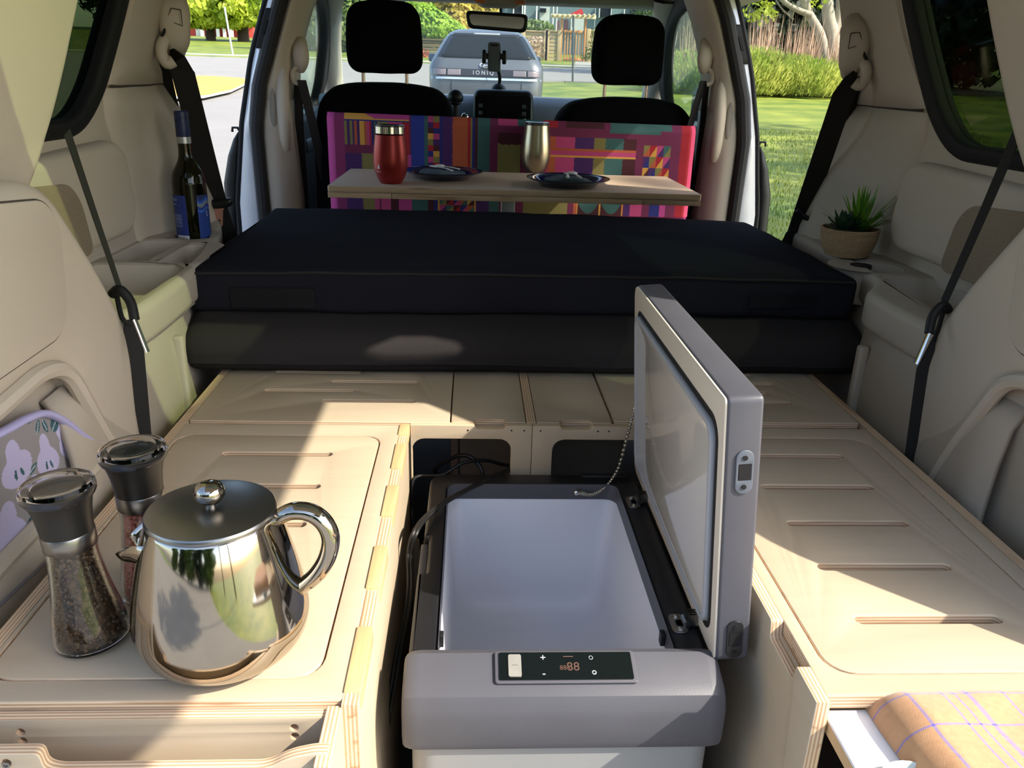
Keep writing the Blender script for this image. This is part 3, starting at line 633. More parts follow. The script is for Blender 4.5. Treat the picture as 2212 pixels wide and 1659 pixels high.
# ------------------------------------------------------------------ cooler
ck = thing('cooler', (.12, 1.03, .26), 'open portable cooler with a white inside, between the two plywood cabinets', 'cooler')
bx0, bx1, by0, by1 = -.066, .302, .752, 1.312
wx0, wx1, wy0, wy1 = -.036, .262, .815, 1.268
MB().grid([[(a, b, z) for a, b in rrect(bx0+q, bx1-q, by0+.004+q, by1-.01-q, .03, 6)] for q, z in ((.03, .26), (.004, .275), (0, .30), (0, .40), (0, .546))], True).build('body', cool_body, ck, 50)
# upper shell: outline extruded with the well cut out
sh = fillet([(bx0-.006, by0+.03), (bx0-.006, 1.00), (bx0+.006, 1.00), (bx0+.006, 1.10), (bx0-.002, 1.10), (bx0-.002, by1), (bx1+.004, by1), (bx1+.004, by0+.03)], [.02, .003, .003, .003, .003, .035, .035, .02], 5)
plate('shell', sh, [rrect(wx0, wx1, wy0, wy1, .018)], .09, cool_blk, ck, .006, lambda u, v, w: (u, v, .54+w), bres=3)
MB().rbox(.20, .29, by1-.01, by1+.004, .56, .633, .01).build('hinge_rise', cool_blk, ck)
# finger groove on the left edge of the shell
MB().rbox(bx0-.0065, bx0+.006, 1.004, 1.096, .560, .618, .003).build('grip_groove', cool_gry, ck)
# inside: black collar, then the white tapering liner
def ringrow(x0, x1, y0, y1, r, z): return [(a, b, z) for a, b in rrect(x0, x1, y0, y1, r, 5)]
MB().grid([ringrow(wx0, wx1, wy0, wy1, .018, .632), ringrow(wx0+.001, wx1-.001, wy0+.001, wy1-.001, .02, .603)], True).build('collar', cool_gry, ck, 50)
MB().grid([ringrow(wx0-.0005, wx1+.0005, wy0-.0005, wy1+.0005, .02, .604), ringrow(wx0+.002, wx1-.002, wy0+.002, wy1-.003, .022, .600), ringrow(wx0+.012, wx1-.016, wy0+.010, wy1-.02, .03, .43), ringrow(wx0+.018, wx1-.024, wy0+.018, wy1-.028, .035, .405), ringrow(wx0+.032, wx1-.042, wy0+.034, wy1-.045, .035, .388), ringrow(wx0+.06, wx1-.07, wy0+.06, wy1-.07, .035, .381), ringrow(.10, .13, 1.0, 1.06, .01, .380)], True).build('liner', liner_w, ck, 50)
MB().box(.08, .15, .98, 1.08, .3795, .3802).build('liner_floor', liner_w, ck)
MB().tube([(.095, 1.03, .3815), (.103, 1.031, .3815), (.110, 1.034, .3815)], .0007, 5).build('pen_mark', mat('pen_blue', (96, 84, 190), .6), ck)
# control housing on the near end: sloping top
prof = [(.825, .628), (.818, .640), (.806, .645), (.765, .632), (.754, .624), (.7475, .610), (.746, .598), (.746, .562), (.749, .551), (.757, .545), (.825, .545)]
X0, X1 = bx0-.010, bx1+.010
rows = []
for x, k in ((X0, .80), (X0+.001, .88), (X0+.004, .94), (X0+.010, .98), (X0+.02, 1), (X1-.02, 1), (X1-.010, .98), (X1-.004, .94), (X1-.001, .88), (X1, .80)):
    rows.append([(x, .825-(.825-a)*k, .545+(b-.545)*(k if b > .6 else 1)) for a, b in prof])
hb = MB().grid(rows); n_ = len(prof); hb.f.append(tuple(range(n_))); k_ = n_*9; hb.f.append(tuple(reversed(range(k_, k_+n_))))
hs = hb.build('control_housing', cool_gry, ck, 24)
# display: glossy strip on the slope
ea, eb = Vector((0, .806-.768, .0125)), None
def disp(u, v, w):   # u along x, v 0..1 up the slope
    a = Vector((u, .766, .6335)); b = Vector((u, .803, .6455)); n = Vector((0, -.30, .954)); return a+(b-a).normalized()*v+n*w
plate('display_bezel', rrect(.034, .204, -.002, .041, .004), [], .003, cool_gry, hs, .001, lambda u, v, w: disp(u, v, w))
dp_ = plate('control_panel', rrect(.039, .199, .0015, .038, .002), [], .0015, mat('gloss_black', (10, 11, 13), .08, coat=1), ck, 0, lambda u, v, w: disp(u, v, w+.003))
plate('usb_cover', rrect(.050, .0655, .005, .0345, .0025), [], .002, mat('grey_flap', (132, 130, 124), .5, var=.2, vs=60), dp_, 0, lambda u, v, w: disp(u, v, w+.004))
dt = lambda cx, cv: (lambda a, b, w: disp(cx+a, cv*.0395+b, w+.0047))
grey_pr = mat('print_grey', (168, 172, 176), .5); dim_red = mat('print_dim', (88, 62, 52), .5)
text('plus_sign', '+', .013, grey_pr, dp_, dt(.092, .76), .0003); text('minus_sign', '-', .014, grey_pr, dp_, dt(.092, .24), .0003)
text('digits', '888', .0085, dim_red, dp_, dt(.1175, .42), .0003); text('digits', '88', .016, dim_red, dp_, dt(.1275, .45), .0003)
MB().tube([disp(.1165+.012*k/5, .0316, .005) for k in range(6)], .0006, 4).build('battery_bar', dim_red, dp_)
ringp = lambda cx, cv, r: [disp(cx+r*cos(2*pi*k/18), cv*.0395+r*sin(2*pi*k/18), .005) for k in range(19)]
MB().tube(ringp(.150, .76, .0023), .0004, 4).build('power_symbol', grey_pr, dp_); MB().tube(ringp(.152, .26, .0022), .0007, 4).build('settings_symbol', grey_pr, dp_)
# usb trident mark on the flap
MB().tube([disp(.0545, .02, .0063), disp(.0615, .02, .0063)], .0003, 4).build('flap_symbol', mat('print_dark', (84, 84, 82), .6), dp_)
# hinges on the right rim
def hinge(y):
    hm = plate('hinge', rrect(.268, .289, y-.020, y+.020, .008), [rrect(.276, .292, y-.006, y+.006, .001)], .003, steel_b, ck, .0006, lambda u, v, w: (u, v, .630+w))
    MB().tube([(.288, y-.009, .636), (.288, y+.009, .636)], .005, 10).build('knuckle', steel_b, hm)
    for q in (-.013, .013): MB().lathe([(.0038, 0), (.0036, .0015), (.0015, .0018)], (.279, y+q, .633), 10).build('screw', chrome, hm)
    for k in range(4): MB().box(.290, .303, y-.008+k*.0045, y-.006+k*.0045, .634, .650).build('leaf', steel_b, hm)
hinge(.878); hinge(1.205)
for x, y in ((-.033, .873), (.258, .873)): MB().rbox(x-.003, x+.003, y-.006, y+.006, .604, .622, .001, 2).build('basket_clip', cool_blk, ck)
# lid standing open on the right edge, leaning a little over the box
LA = radians(4.6); LB = Vector((.3055, 0, .634)); eU = Vector((-sin(LA), 0, cos(LA))); eW = Vector((cos(LA), 0, sin(LA)))
def lidf(u, v, w): p = LB + eU*v + eW*w; return (p.x, u, p.z)     # u = along the van, v = up the lid, w = outward
ly0, ly1, lh = .797, 1.325, .352
ld = plate('lid', fillet([(ly0, 0), (ly1, 0), (ly1, lh), (ly0, lh)], [.012, .03, .03, .008], 5), [], .0405, cool_gry, ck, .004, lidf, bres=3)
plate('lid_face', fillet([(ly0+.002, .002), (ly1-.002, .002), (ly1-.002, lh-.002), (ly0+.002, lh-.002)], [.010, .028, .028, .006], 5), [], .003, lid_cream, ld, .0008, lambda u, v, w: lidf(u, v, w-.0022))
plate('gasket_groove', rrect(ly0+.020, ly1-.028, .024, lh-.036, .028), [rrect(ly0+.0275, ly1-.0355, .0315, lh-.0435, .022)], .001, rubber, ld, 0, lambda u, v, w: lidf(u, v, w-.0028))
plate('gasket', rrect(ly0+.0275, ly1-.0355, .0315, lh-.0435, .024), [rrect(ly0+.036, ly1-.044, .040, lh-.052, .018)], .0075, lid_gask, ld, .003, lambda u, v, w: lidf(u, v, w-.0095), bres=3)
plate('lid_liner', rrect(ly0+.033, ly1-.041, .037, lh-.049, .020), [], .004, lid_gloss, ld, .0015, lambda u, v, w: lidf(u, v, w-.0072))
for v in (.262, .035):
    plate('latch_socket', rrect(.012, .032, v-.027, v+.027, .0095), [rrect(.015, .0295, v-.010, v+.010, .001)], .0035, cool_blk if v < .1 else grey_p, ld, .0008, lambda u, v_, w: (lambda p: (p.x, ly0-.0005-w+.002, p.z))(LB+eU*v_+eW*u))
    plate('latch_hole', rrect(.0152, .0293, v-.0098, v+.0098, .001), [], .001, rubber, ld, 0, lambda u, v_, w: (lambda p: (p.x, ly0-.001-w, p.z))(LB+eU*v_+eW*u))
    for q in (-.018, .018): MB().lathe([(.003, 0), (.003, .001)], (lambda p: (p.x, ly0-.002, p.z))(LB+eU*(v+q)+eW*.022), 8, (0, -1, 0)).build('screw_hole', rubber, ld)
# ball chain from the box rim to the lid
ca_, cb_ = Vector((.182, 1.262, .622)), Vector(lidf(1.262, .052, -.004))
ca_ = Zp(1250, 1064, .618); cb_ = Vector(lidf(1.30, .100, -.006)); cb_ = Xp(1370, 880, .287)
cpx = [(1245, 1064), (1262, 1067), (1282, 1067), (1302, 1057), (1320, 1038), (1336, 1010), (1349, 965), (1360, 922), (1371, 882)]
cpath = smooth([Yp(x, y, 1.262+.05*(k/8)**2) for k, (x, y) in enumerate(cpx)], 30)
ca_, cb_ = cpath[0], cpath[-1]
pts = []
for k in range(38):
    t = k/37; i_ = t*8; a0 = int(min(i_, 7)); q = i_-a0; pts.append(cpath[min(int(t*(len(cpath)-1)+.5), len(cpath)-1)])
cm = MB()
for p in pts: cm.ball(p, .0036, 8)
ch = cm.build('ball_chain', steel, ck, 60); MB().tube(pts, .0008, 5).build('chain_link', steel, ch)
MB().ball(ca_, .005, 10).build('chain_anchor', chrome, ch); MB().tube([ca_+Vector((.006, .002, 0)), ca_+Vector((.016, .001, -.001))], .0025, 8).build('chain_clasp', chrome, ch)
MB().ball(cb_, .004, 10).build('chain_anchor', chrome, ch)

# power cords
cord_m = mat('cord_black', (18, 18, 19), .45)
c1 = [Yp(1060, 940, 1.42), Yp(1015, 1010, 1.40), Yp(1072, 1028, 1.318), Zp(1010, 1058, .640), Zp(960, 1086, .640), Zp(918, 1120, .640), Zp(895, 1155, .636), Zp(885, 1200, .60), Zp(886, 1260, .58), Zp(880, 1320, .56), Zp(862, 1400, .54), Zp(850, 1470, .50), Zp(835, 1560, .44), Zp(833, 1600, .36)]
c1[0] = Vector((.06, 1.45, .52)); c1[1] = Vector((.10, 1.40, .60))
P1 = smooth(c1, 8)
tag(MB().tube([p+Vector((.0026, 0, 0)) for p in P1], .0031, 7).add(*(lambda q: (q.v, q.f))(MB().tube([p-Vector((.0026, 0, -.0005)) for p in P1], .0031, 7))).build('power_cord', cord_m), 'flat black twin power cord draped over the left rim of the cooler', 'cord')
c2 = [Vector((.09, 1.46, .60)), Yp(1100, 1005, 1.42), Yp(1050, 995, 1.40), Yp(1000, 1000, 1.38), Yp(955, 1025, 1.36), Yp(900, 1030, 1.345), Yp(890, 1060, 1.335), Yp(895, 1110, 1.33), Yp(893, 1135, 1.325), Vector((-.088, 1.32, .50)), Vector((-.085, 1.31, .35))]
tag(MB().tube(smooth(c2, 7), .0035, 8).build('power_cord', cord_m), 'round black cord coming out of the left bed base opening', 'cord')
c3 = [Vector((.0, 1.50, .52)), Yp(940, 1020, 1.43), Yp(975, 990, 1.42), Yp(1010, 985, 1.41), Yp(1035, 1005, 1.40), Yp(1048, 1040, 1.39), Vector((.05, 1.40, .50))]
tag(MB().tube(smooth(c3, 7), .0040, 8).build('power_cord', cord_m), 'thicker black cord looped inside the left bed base opening', 'cord')

# ------------------------------------------------------------------ kettle
kt = thing('teapot', (-.261, .738, .7105), 'polished steel teapot with a flat brushed lid on the left cabinet', 'teapot')
KC = Vector((-.261, .738, .7105))
kp = [(.048, 0), (.060, .002), (.074, .010), (.0850, .024), (.0900, .042), (.0896, .058), (.0852, .085), (.0785, .115), (.0715, .142), (.0655, .160), (.0630, .165), (.0615, .164)]
kp = [(p.x, p.y) for p in smooth([(a, b, 0) for a, b in kp], 4)]
MB().lathe(kp, KC, 72).build('body', steel, kt, 60)
MB().lathe([(.058, .1645), (.0628, .1648), (.0645, .1665), (.0645, .1690), (.0630, .1712), (.054, .1732), (.03, .1750), (.004, .1755)], KC, 72).build('lid', steel_b, kt, 40)
MB().lathe([(.005, .175), (.0055, .179), (.011, .1805), (.0150, .186), (.0153, .192), (.0125, .198), (.007, .2005), (.001, .201)], KC, 32).build('lid_knob', steel, kt, 60)
hpts = smooth([KC+Vector(p) for p in ((.0630, 0, .158), (.080, 0, .168), (.099, 0, .167), (.113, -.001, .156), (.119, -.002, .137), (.114, -.003, .114), (.101, -.003, .093), (.083, -.002, .076))], 6)
MB().tube(hpts, lambda t: .0112-.0022*abs(2*t-1)**3, 14, .85).build('handle', steel, kt, 60)
# spout: open V on the left
rows = []
for i in range(9):
    t = i/8; c = KC+Vector((-.064-.046*t, -.004*t, .139+.004*t)); wd = .024*(1-.42*t); dp2 = .030*(1-.55*t)
    rows.append([c+Vector((-.004*(cos(a)) * t, wd*sin(a)*1.0, dp2*(1-cos(a)) * -.5+.012*(1-.1*t)+.0*a)) for a in [-pi*.62+2*pi*.62*k/14 for k in range(15)]])
rows = []
for i in range(10):
    t = i/9; c = KC+Vector((-.052-.041*t, -.002, .152-.022*t*t)); wd = .040*(1-.55*t**1.3)
    rows.append([c+Vector((.012*t*t*sin(b), wd*cos(b), -(.054*(1-.66*t))*sin(b)**.8)) for b in [pi*k/16 for k in range(17)]])
o = MB().grid(rows).build('spout', steel, kt, 60); md = o.modifiers.new('thickness', 'SOLIDIFY'); md.thickness = .0014

# ------------------------------------------------------------------ salt and pepper mills
def mill(c, label, fill_m, grain_r, seed, lean):
    c = Vector(c); t = thing('spice_mill', c, label, 'mill', None)
    gp = smooth([(.0335, .0, 0), (.0375, .003, 0), (.0385, .012, 0), (.0355, .035, 0), (.030, .065, 0), (.0265, .092, 0), (.0252, .108, 0), (.0256, .119, 0)], 5)
    gp = [(p.x, p.y) for p in gp]; ip = [(r_-.003, max(h_, .006)) for r_, h_ in gp]
    MB().lathe(gp+ip[::-1], c, 40).build('glass_jar', glass, t, 60)
    rs = random.Random(seed); mb = MB()
    core = [(max(r_-.0058, .002), h_) for r_, h_ in ip if h_ < .118]
    MB().lathe([(.003, .0065)]+core+[(.003, .112)], c, 20).build('filling', fill_m, t, 60)
    rad = lambda h_: lerp_tab([(a[1], a[0]) for a in gp[3:]], h_)
    for k in range(900):
        h_ = .008+rs.random()*.105; a = rs.random()*2*pi; r_ = rad(h_)-.0032-grain_r*1.02
        mb.ball(c+Vector((r_*cos(a), r_*sin(a), h_)), grain_r*rs.uniform(.8, 1.1), 6)
    g = mb.build('grains', fill_m, t, 60); g['kind'] = 'stuff'
    MB().lathe([(.0255, .118), (.0262, .119), (.0262, .1345), (.0255, .136)], c, 40).build('steel_collar', steel_b, t)
    bp = smooth([(.0256, .136, 0), (.0262, .144, 0), (.0278, .158, 0), (.0308, .171, 0), (.0335, .179, 0)], 5)
    MB().lathe([(p.x, p.y) for p in bp]+[(.0325, .181), (.027, .1815), (.023, .178), (.01, .177)], c, 44).build('grinder_head', mat('satin_black_'+str(seed), (34, 32, 30), .38, bump=.05, bs=300), t, 40)
    MB().lathe([(.0345, .1765), (.0362, .180), (.0364, .186), (.0345, .1905), (.030, .1925), (.025, .1915), (.0235, .1875), (.0, .1865)], c, 44, cap=False).add(*(lambda q: (q.v, q.f))(MB().lathe([(.0345, .1765), (.0335, .1810), (.031, .1840), (.0, .1845)], c, 44, cap=False))).build('clear_cap', acry, t, 40)
    t.rotation_euler = (0, radians(lean), 0); t.location.z += .0016
    return t
pepper = leafy('peppercorns', (34, 24, 18), (126, 94, 66), 0, 170, .55); salt = mat('pink_salt', (226, 140, 124), .35, var=.25, vs=300)
mill((-.409, .752, .7105), 'glass mill full of black peppercorns with a clear cap, nearest on the left', pepper, .0021, 3, -2.6)
mill((-.371, .838, .7105), 'glass mill of pink salt half hidden behind the steel teapot', salt, .0028, 5, -1.4)

# ------------------------------------------------------------------ pear-print tray in the left recess
def pearcol(u, v):
    x, y = u*1.0, v*1.0-.12
    base = (150, 146, 148); lav = (196, 190, 226); teal = (42, 92, 104)
    KV = .545
    def ell(cx, cy, a, b, rot=0):
        dx, dy = x-cx, (y-cy)*KV; c_, s_ = cos(rot), sin(rot); p, q = dx*c_+dy*s_, -dx*s_+dy*c_; return (p/a)**2+(q/b)**2
    def leaf(cx, cy, a, b, rot):
        dx, dy = x-cx, (y-cy)*KV; c_, s_ = cos(rot), sin(rot); p, q = dx*c_+dy*s_, -dx*s_+dy*c_
        if abs(p) > a: return 0
        if abs(q) < b*(1-(p/a)**2): return 2 if abs(q) < .0028 and p < a*.6 else 1
        return 0
    for L in ((.573, .83, .046, .026, 1.1), (.455, .80, .032, .015, 1.2), (.505, .80, .034, .016, -1.0), (.52, .95, .028, .010, -.3)):
        r_ = leaf(*L)
        if r_: return (190, 198, 206) if r_ == 2 else teal
    for cx, cy, rot, cut in ((.493, .56, .15, 1), (.655, .70, .75, 0), (.395, .30, .2, 0), (.445, -.02, .5, 1), (.30, .62, .2, 1), (.20, .25, -.3, 0), (.85, .40, .4, 1), (.08, .6, 0, 0)):
        c_, s_ = cos(rot), sin(rot); nx, ny = -s_, c_
        if cut:
            for q in (-.017, .017):
                if ell(cx+q*c_-nx*.024, cy-.05-ny*.02, .0075, .019, rot+q*14) < 1: return teal
        if ell(cx-nx*.02, cy-ny*.02/KV, .084, .062, rot) < 1 or ell(cx+nx*.044, cy+ny*.044/KV, .036, .056, rot) < 1: return lav
    for L in ((.45, .40, .045, .015, -1.2), (.445, .15, .075, .016, -.1), (.775, .62, .03, .010, .7), (.81, .50, .036, .013, .5), (.40, .88, .03, .018, .1), (.38, .52, .04, .012, .4), (.56, .25, .04, .014, .8), (.70, .30, .04, .014, -.6), (.30, .2, .04, .014, .3), (.15, .85, .04, .016, .5)):
        r_ = leaf(*L)
        if r_ == 2: return (190, 198, 206)
        if r_ == 1: return teal
    return base
top = smooth([(lambda p: (p.y, p.z, 0))(Xp(x, y, -.565)) for x, y in ((-160, 1010), (-70, 968), (0, 935), (50, 908), (90, 898), (130, 915), (175, 950), (222, 966), (262, 985))], 26)
pt = thing('pear_tray', (-.585, 1.0, .70), 'lavender-rimmed flexible tray printed with pears, tucked in the left wall recess', 'tray')
L_ = len(top)-1
def trpos(u, v):
    p = top[min(L_, int(u*L_+.5))]; zb = .70-.02*sin(pi*u)
    z = zb+(p.y-zb)*v; return (-.553-.010*v-.008*sin(pi*v), p.x, z)
painted('sheet', L_, 170, trpos, pearcol, attr_mat('printed_silicone', .4), pt, th=.003)
MB().tube([Vector(trpos(k/L_, 1))+Vector((.004, 0, .003)) for k in range(0, L_+1, 4)], .0075, 10, .7).build('rim', mat('lavender_rim', (186, 180, 222), .4), pt, 60)
# ------------------------------------------------------------------ wine bottle on the left ledge
bt = thing('wine_bottle', (-.675, 2.01, .872), 'green wine bottle with blue labels standing in the left cup holder', 'bottle')
BC = Vector((-.675, 2.01, .872))
bp = smooth([(.020, .004, 0), (.034, .001, 0), (.0385, .006, 0), (.0390, .02, 0), (.0390, .155, 0), (.0385, .175, 0), (.034, .196, 0), (.024, .214, 0), (.0172, .230, 0), (.0155, .25, 0), (.0150, .285, 0)], 5)
bo = [(p.x, p.y) for p in bp]
MB().lathe(bo+[(max(r_-.003, .003), max(h_, .008)) for r_, h_ in bo[::-1]], BC, 44).build('glass', green_glass, bt, 60)
MB().lathe([(.003, .009)]+[(r_-.0034, max(h_, .009)) for r_, h_ in bo if h_ < .150 and h_ > .003]+[(.003, .150)], BC, 32).build('wine', wine, bt, 60)
MB().lathe([(.0162, .262), (.0162, .278)], BC, 28).build('capsule_band', mat('silver_foil', (176, 178, 182), .35, metal=.7), bt)
MB().lathe([(.0160, .276), (.0163, .277), (.0163, .305), (.0158, .3055), (.0158, .3075), (.0164, .308), (.0164, .318), (.0158, .3185), (.0158, .320), (.0162, .3205), (.0162, .332), (.0145, .334)], BC, 28).build('screw_cap', mat('cap_blue', (30, 40, 78), .4), bt)
def bl(a0, a1, z0, z1): return lambda u, v: BC+Vector((.0396*cos(a0+(a1-a0)*u), .0396*sin(a0+(a1-a0)*u), z0+(z1-z0)*v))
def lab1(u, v):
    if v < .24 and .34 < u: 
        if v < .03 or v > .21 or u > .97: return (205, 208, 220)
        return (40, 40, 50) if (int(u*90) % 7 in (0, 2, 3) and .42 < u < .9 and v > .07) else (205, 208, 220)
    if .40 < v < .66 and .15 < u < .72 and int(v*70) % 2 == 0 and noise.noise(Vector((u*14, int(v*70), 0))) > -.45: return (120, 134, 180)
    return (32, 52, 124)
def lab2(u, v):
    k = v+.03*sin(u*9)
    if .80 < k < .86: return (120, 124, 128)
    if .86 < k < .90 or .70 < k < .74: return (50, 100, 190)
    return (28, 56, 130) if k < .94 else (24, 40, 90)
lm = attr_mat('bottle_label', .5)
a_ = lambda d: radians(d)
painted('back_label', 60, 80, bl(a_(198), a_(272), .022, .146), lab1, lm, bt)
painted('front_label', 40, 60, bl(a_(308), a_(388), .022, .146), lab2, lm, bt)
cyl = lambda deg, zc: (lambda x, y, w: BC+Vector(((.0398+w)*cos(a_(deg)+x/.0396), (.0398+w)*sin(a_(deg)+x/.0396), zc+y)))
text('label_text', 'RIDGE', .0085, mat('label_pale', (170, 180, 205), .5), bt, cyl(222, .135), .0002)
text('label_text', 'RESERVE', .004, MATS['label_pale'], bt, cyl(222, .124), .0002)
text('label_text', 'S', .018, MATS['label_pale'], bt, cyl(345, .10), .0002)

# ------------------------------------------------------------------ plant pot on the right ledge
PC = Vector((.905, 1.905, .921))
po = thing('plant_pot', PC, 'rope-wrapped pot with two artificial succulents on the right ledge', 'plant pot')
MB().lathe([(.040, .001), (.048, .004), (.056, .02), (.062, .045), (.0635, .065), (.060, .065), (.058, .058), (.0, .058)], PC, 40).build('pot', mat('pot_inner', (120, 96, 70), .9), po)
rope = mat('jute_rope', (176, 146, 112), .9, var=.35, vs=240, bump=.8, bs=600)
for k in range(14):
    t = k/13; h_ = .004+.060*t; r_ = lerp_tab([(.0, .046), (.02, .0565), (.045, .0630), (.065, .0645)], h_)
    MB().tube([PC+Vector((r_*cos(2*pi*j/40), r_*sin(2*pi*j/40), h_+.0022*j/40)) for j in range(41)], .0029, 7).build('rope_coil', rope, po, 60)
MB().lathe([(.0, .052), (.058, .054), (.058, .050)], PC, 24).build('soil', mat('pebble_soil', (140, 112, 84), .95, var=.5, vs=200, bump=1, bs=200), po)
sg = leafy('rosette_green', (22, 46, 28), (50, 82, 56), .05, 40, .45); gg = leafy('spiky_green', (84, 140, 30), (120, 176, 44), .2, 30, .5)
def leafblade(mb, base, d, L, wd, th, curl, seg=7):
    base = Vector(base); d = Vector(d).normalized(); sd = d.cross(Vector((0, 0, 1)))
    if sd.length < .05: sd = Vector((1, 0, 0))
    sd.normalize(); up = sd.cross(d).normalized(); rows = []
    for i in range(seg+1):
        t = i/seg; c = base+d*L*t+up*(curl*t*t); w_ = wd*(sin(pi*min(1, .12+.88*t))**.8 if th > .002 else (1-t)**.8*(.55+.6*t)); w_ = max(w_, .0003); tt = th*max(.15, 1-t)
        rows.append([c-sd*w_, c-up*tt*.5, c+sd*w_, c+up*tt])
    mb.grid(rows, True)
rs = random.Random(4)
rc_ = PC+Vector((-.022, -.018, .062))
ro = None
for ring, (n_, el, L, w_) in enumerate(((10, .12, .050, .0105), (9, .5, .052, .0105), (8, .9, .048, .010), (6, 1.25, .042, .009))):
    for k in range(n_):
        a = 2*pi*(k+.5*(ring % 2))/n_; mb = MB(); leafblade(mb, rc_+Vector((.004*cos(a), .004*sin(a), .002*ring)), (cos(a)*cos(el), sin(a)*cos(el), sin(el)), L*rs.uniform(.9, 1.1), w_, .006, .006)
        mb.build('rosette_leaf', sg, po, 60)
sc_ = PC+Vector((.026, .012, .056))
for k in range(56):
    a = rs.random()*2*pi; el = rs.uniform(.35, 1.5); mb = MB()
    leafblade(mb, sc_+Vector((.008*cos(a), .008*sin(a), 0)), (cos(a)*cos(el)+.18, sin(a)*cos(el), sin(el)), rs.uniform(.07, .12), .0085, .0015, rs.uniform(-.012, .012))
    mb.build('spiky_leaf', gg, po, 60)
cb = MB().lathe([(.020, 0), (.023, .002), (.024, .05), (.02, .05)], (.895, 1.80, .872), 24).build('stub', black_p); tag(cb, 'small black cylinder in the right cup holder below the plant pot', 'holder'); cb.name = 'cup_holder_plug'

# ------------------------------------------------------------------ seat belts
def belt_anchor(s, lab):
    r_ = thing('seat_belt', (SX(s, .84), 2.25, .9), lab, 'seat belt')
    f = lambda a, b, z: (SX(s, a), b, z)
    def q(x, y, Y=2.15): p = Yp(x, y, Y); return Vector((SX(s, p.x-CX), Y, p.z))     # measured on the right-hand anchor, mirrored for the left
    hz = smooth([q(1846, 46, 2.16), q(1848, 72, 2.11), q(1846, 105, 2.10), q(1838, 140, 2.11), q(1836, 160, 2.14)], 4)
    MB().tube(hz, lambda t: .022+.014*sin(pi*min(1, .1+t)), 12, .8).build('slider_cover', tan, r_, 60)
    MB().tube([q(*p, 2.074) for p in ((1838, 72), (1857, 70), (1864, 95), (1832, 105), (1838, 72))], .0013, 5).build('button_outline', MATS['seam_left'], r_)
    MB().tube(smooth([q(1858, 128, 2.10), q(1870, 145, 2.075), q(1870, 166, 2.07), q(1858, 184, 2.07), q(1845, 178, 2.075)], 5), .0135, 10).build('loop_ring', tan, r_, 60)
    MB().tube([q(1860, 108, 2.09), q(1866, 140, 2.08)], .0075, 8).build('loop_stem', tan2, r_, 60)
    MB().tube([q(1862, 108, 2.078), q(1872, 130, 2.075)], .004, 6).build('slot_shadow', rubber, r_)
    top, bot = q(1838, 158, 2.085), Vector(f(.800, 2.245, .955 if s < 0 else .915))
    pts = [top.lerp(bot, k/10) for k in range(11)]
    wv = [Vector((s*.040, .03, .022)) if k < 1 else Vector((.054, -.012*s, .014*s)) for k in range(11)]
    MB().ribbon(pts, wv).build('webbing', belt_m, r_)
    p2 = [q(1862, 165, 2.16), q(1860, 200, 2.20), Vector(f(.905, 2.285, 1.12)), Vector(f(.86, 2.28, .93))]
    MB().ribbon(p2, [Vector((.05, .01, 0))]*4).build('webbing', belt_m, r_)
    return r_, f
bl_, f = belt_anchor(-1, 'black seat belt hanging beside the wine bottle on the left pillar')
MB().rbox(SX(-1, .845), SX(-1, .752), 2.215, 2.24, .958, .982, .011, 4, (6, 1, 1), lambda p: p+Vector((0, 0, .012*(1-((p.x-SX(-1, .80))/.045)**2)*-.8))).build('tongue_grip', black_p, bl_)
plate('metal_tongue', fillet([(-.020, 0), (.020, 0), (.014, -.012), (.014, -.054), (-.014, -.054), (-.014, -.012)], .004, 3), [rrect(-.008, .008, -.048, -.036, .002)], .003, mat('tongue_coppery', (206, 150, 134), .3, metal=.6), bl_, .0005, lambda u, v, w: (SX(-1, .792)+u-.18*v*-.6, 2.222+w, .957+v))
MB().ribbon([Vector(f(.80, 2.245, .955)), Vector(f(.788, 2.26, .88)), Vector(f(.78, 2.28, .80))], [Vector((.055, 0, -.012))]*3).build('webbing', belt_m, bl_)
br_, f = belt_anchor(1, 'black seat belt hanging beside the plant pot on the right pillar')
MB().tube(smooth([f(.775, 2.205, .985), f(.80, 2.20, .965), f(.85, 2.195, .955), f(.865, 2.20, .948)], 4), .0075, 8).build('belt_stop', black_p, br_)
MB().ribbon([Vector(f(.80, 2.245, .925)), Vector(f(.78, 2.265, .84))], [Vector((.06, 0, .016))]*2).build('webbing', belt_m, br_)

def strap(s, lab, up, loop, low):
    r_ = thing('seat_belt', Vector(loop), lab, 'seat belt')
    up = [Vector(p) for p in up]; loop = Vector(loop); low = [Vector(p) for p in low]
    n_ = len(up)
    MB().ribbon(up, [Vector((s*.008, .024, .006))+Vector((0, .012, 0))*(1-k/n_) for k in range(n_)], .001).build('webbing', belt_m, r_)
    MB().ribbon(low, [Vector((.012, .012, 0))]+[Vector((.026, .022*s*-1, 0))]*(len(low)-1), .001).build('webbing', belt_m, r_)
    a = loop; b = loop+Vector((-s*.030, -.03, -.038))
    MB().tube(smooth([a+Vector((s*.012, .0, -.006)), a+Vector((-s*.004, -.008, .004)), (a+b)/2+Vector((-s*.006, 0, .006)), b], 5), .0078, 9).build('tongue_grip', black_p, r_, 60)
    MB().tube([b, b+Vector((-s*.018, -.012, -.050))], lambda t: .0042, 8, .45).build('metal_tongue', chrome, r_)
    MB().tube(smooth([a+Vector((s*.008, .006, -.004)), a+Vector((s*.004, .004, -.045)), low[0]+Vector((0, 0, -.01))], 5), .004, 7).build('webbing_loop', belt_m, r_)
strap(-1, 'thin black belt strap with a chrome tongue along the left rear trim', [Xp(145, 285, -.615), Xp(205, 465, -.585), Xp(262, 632, -.562)], Xp(258, 628, -.556), [Xp(281, 690, -.553), Xp(288, 760, -.552), Xp(305, 948, -.553), (-.553, 1.285, .50)])
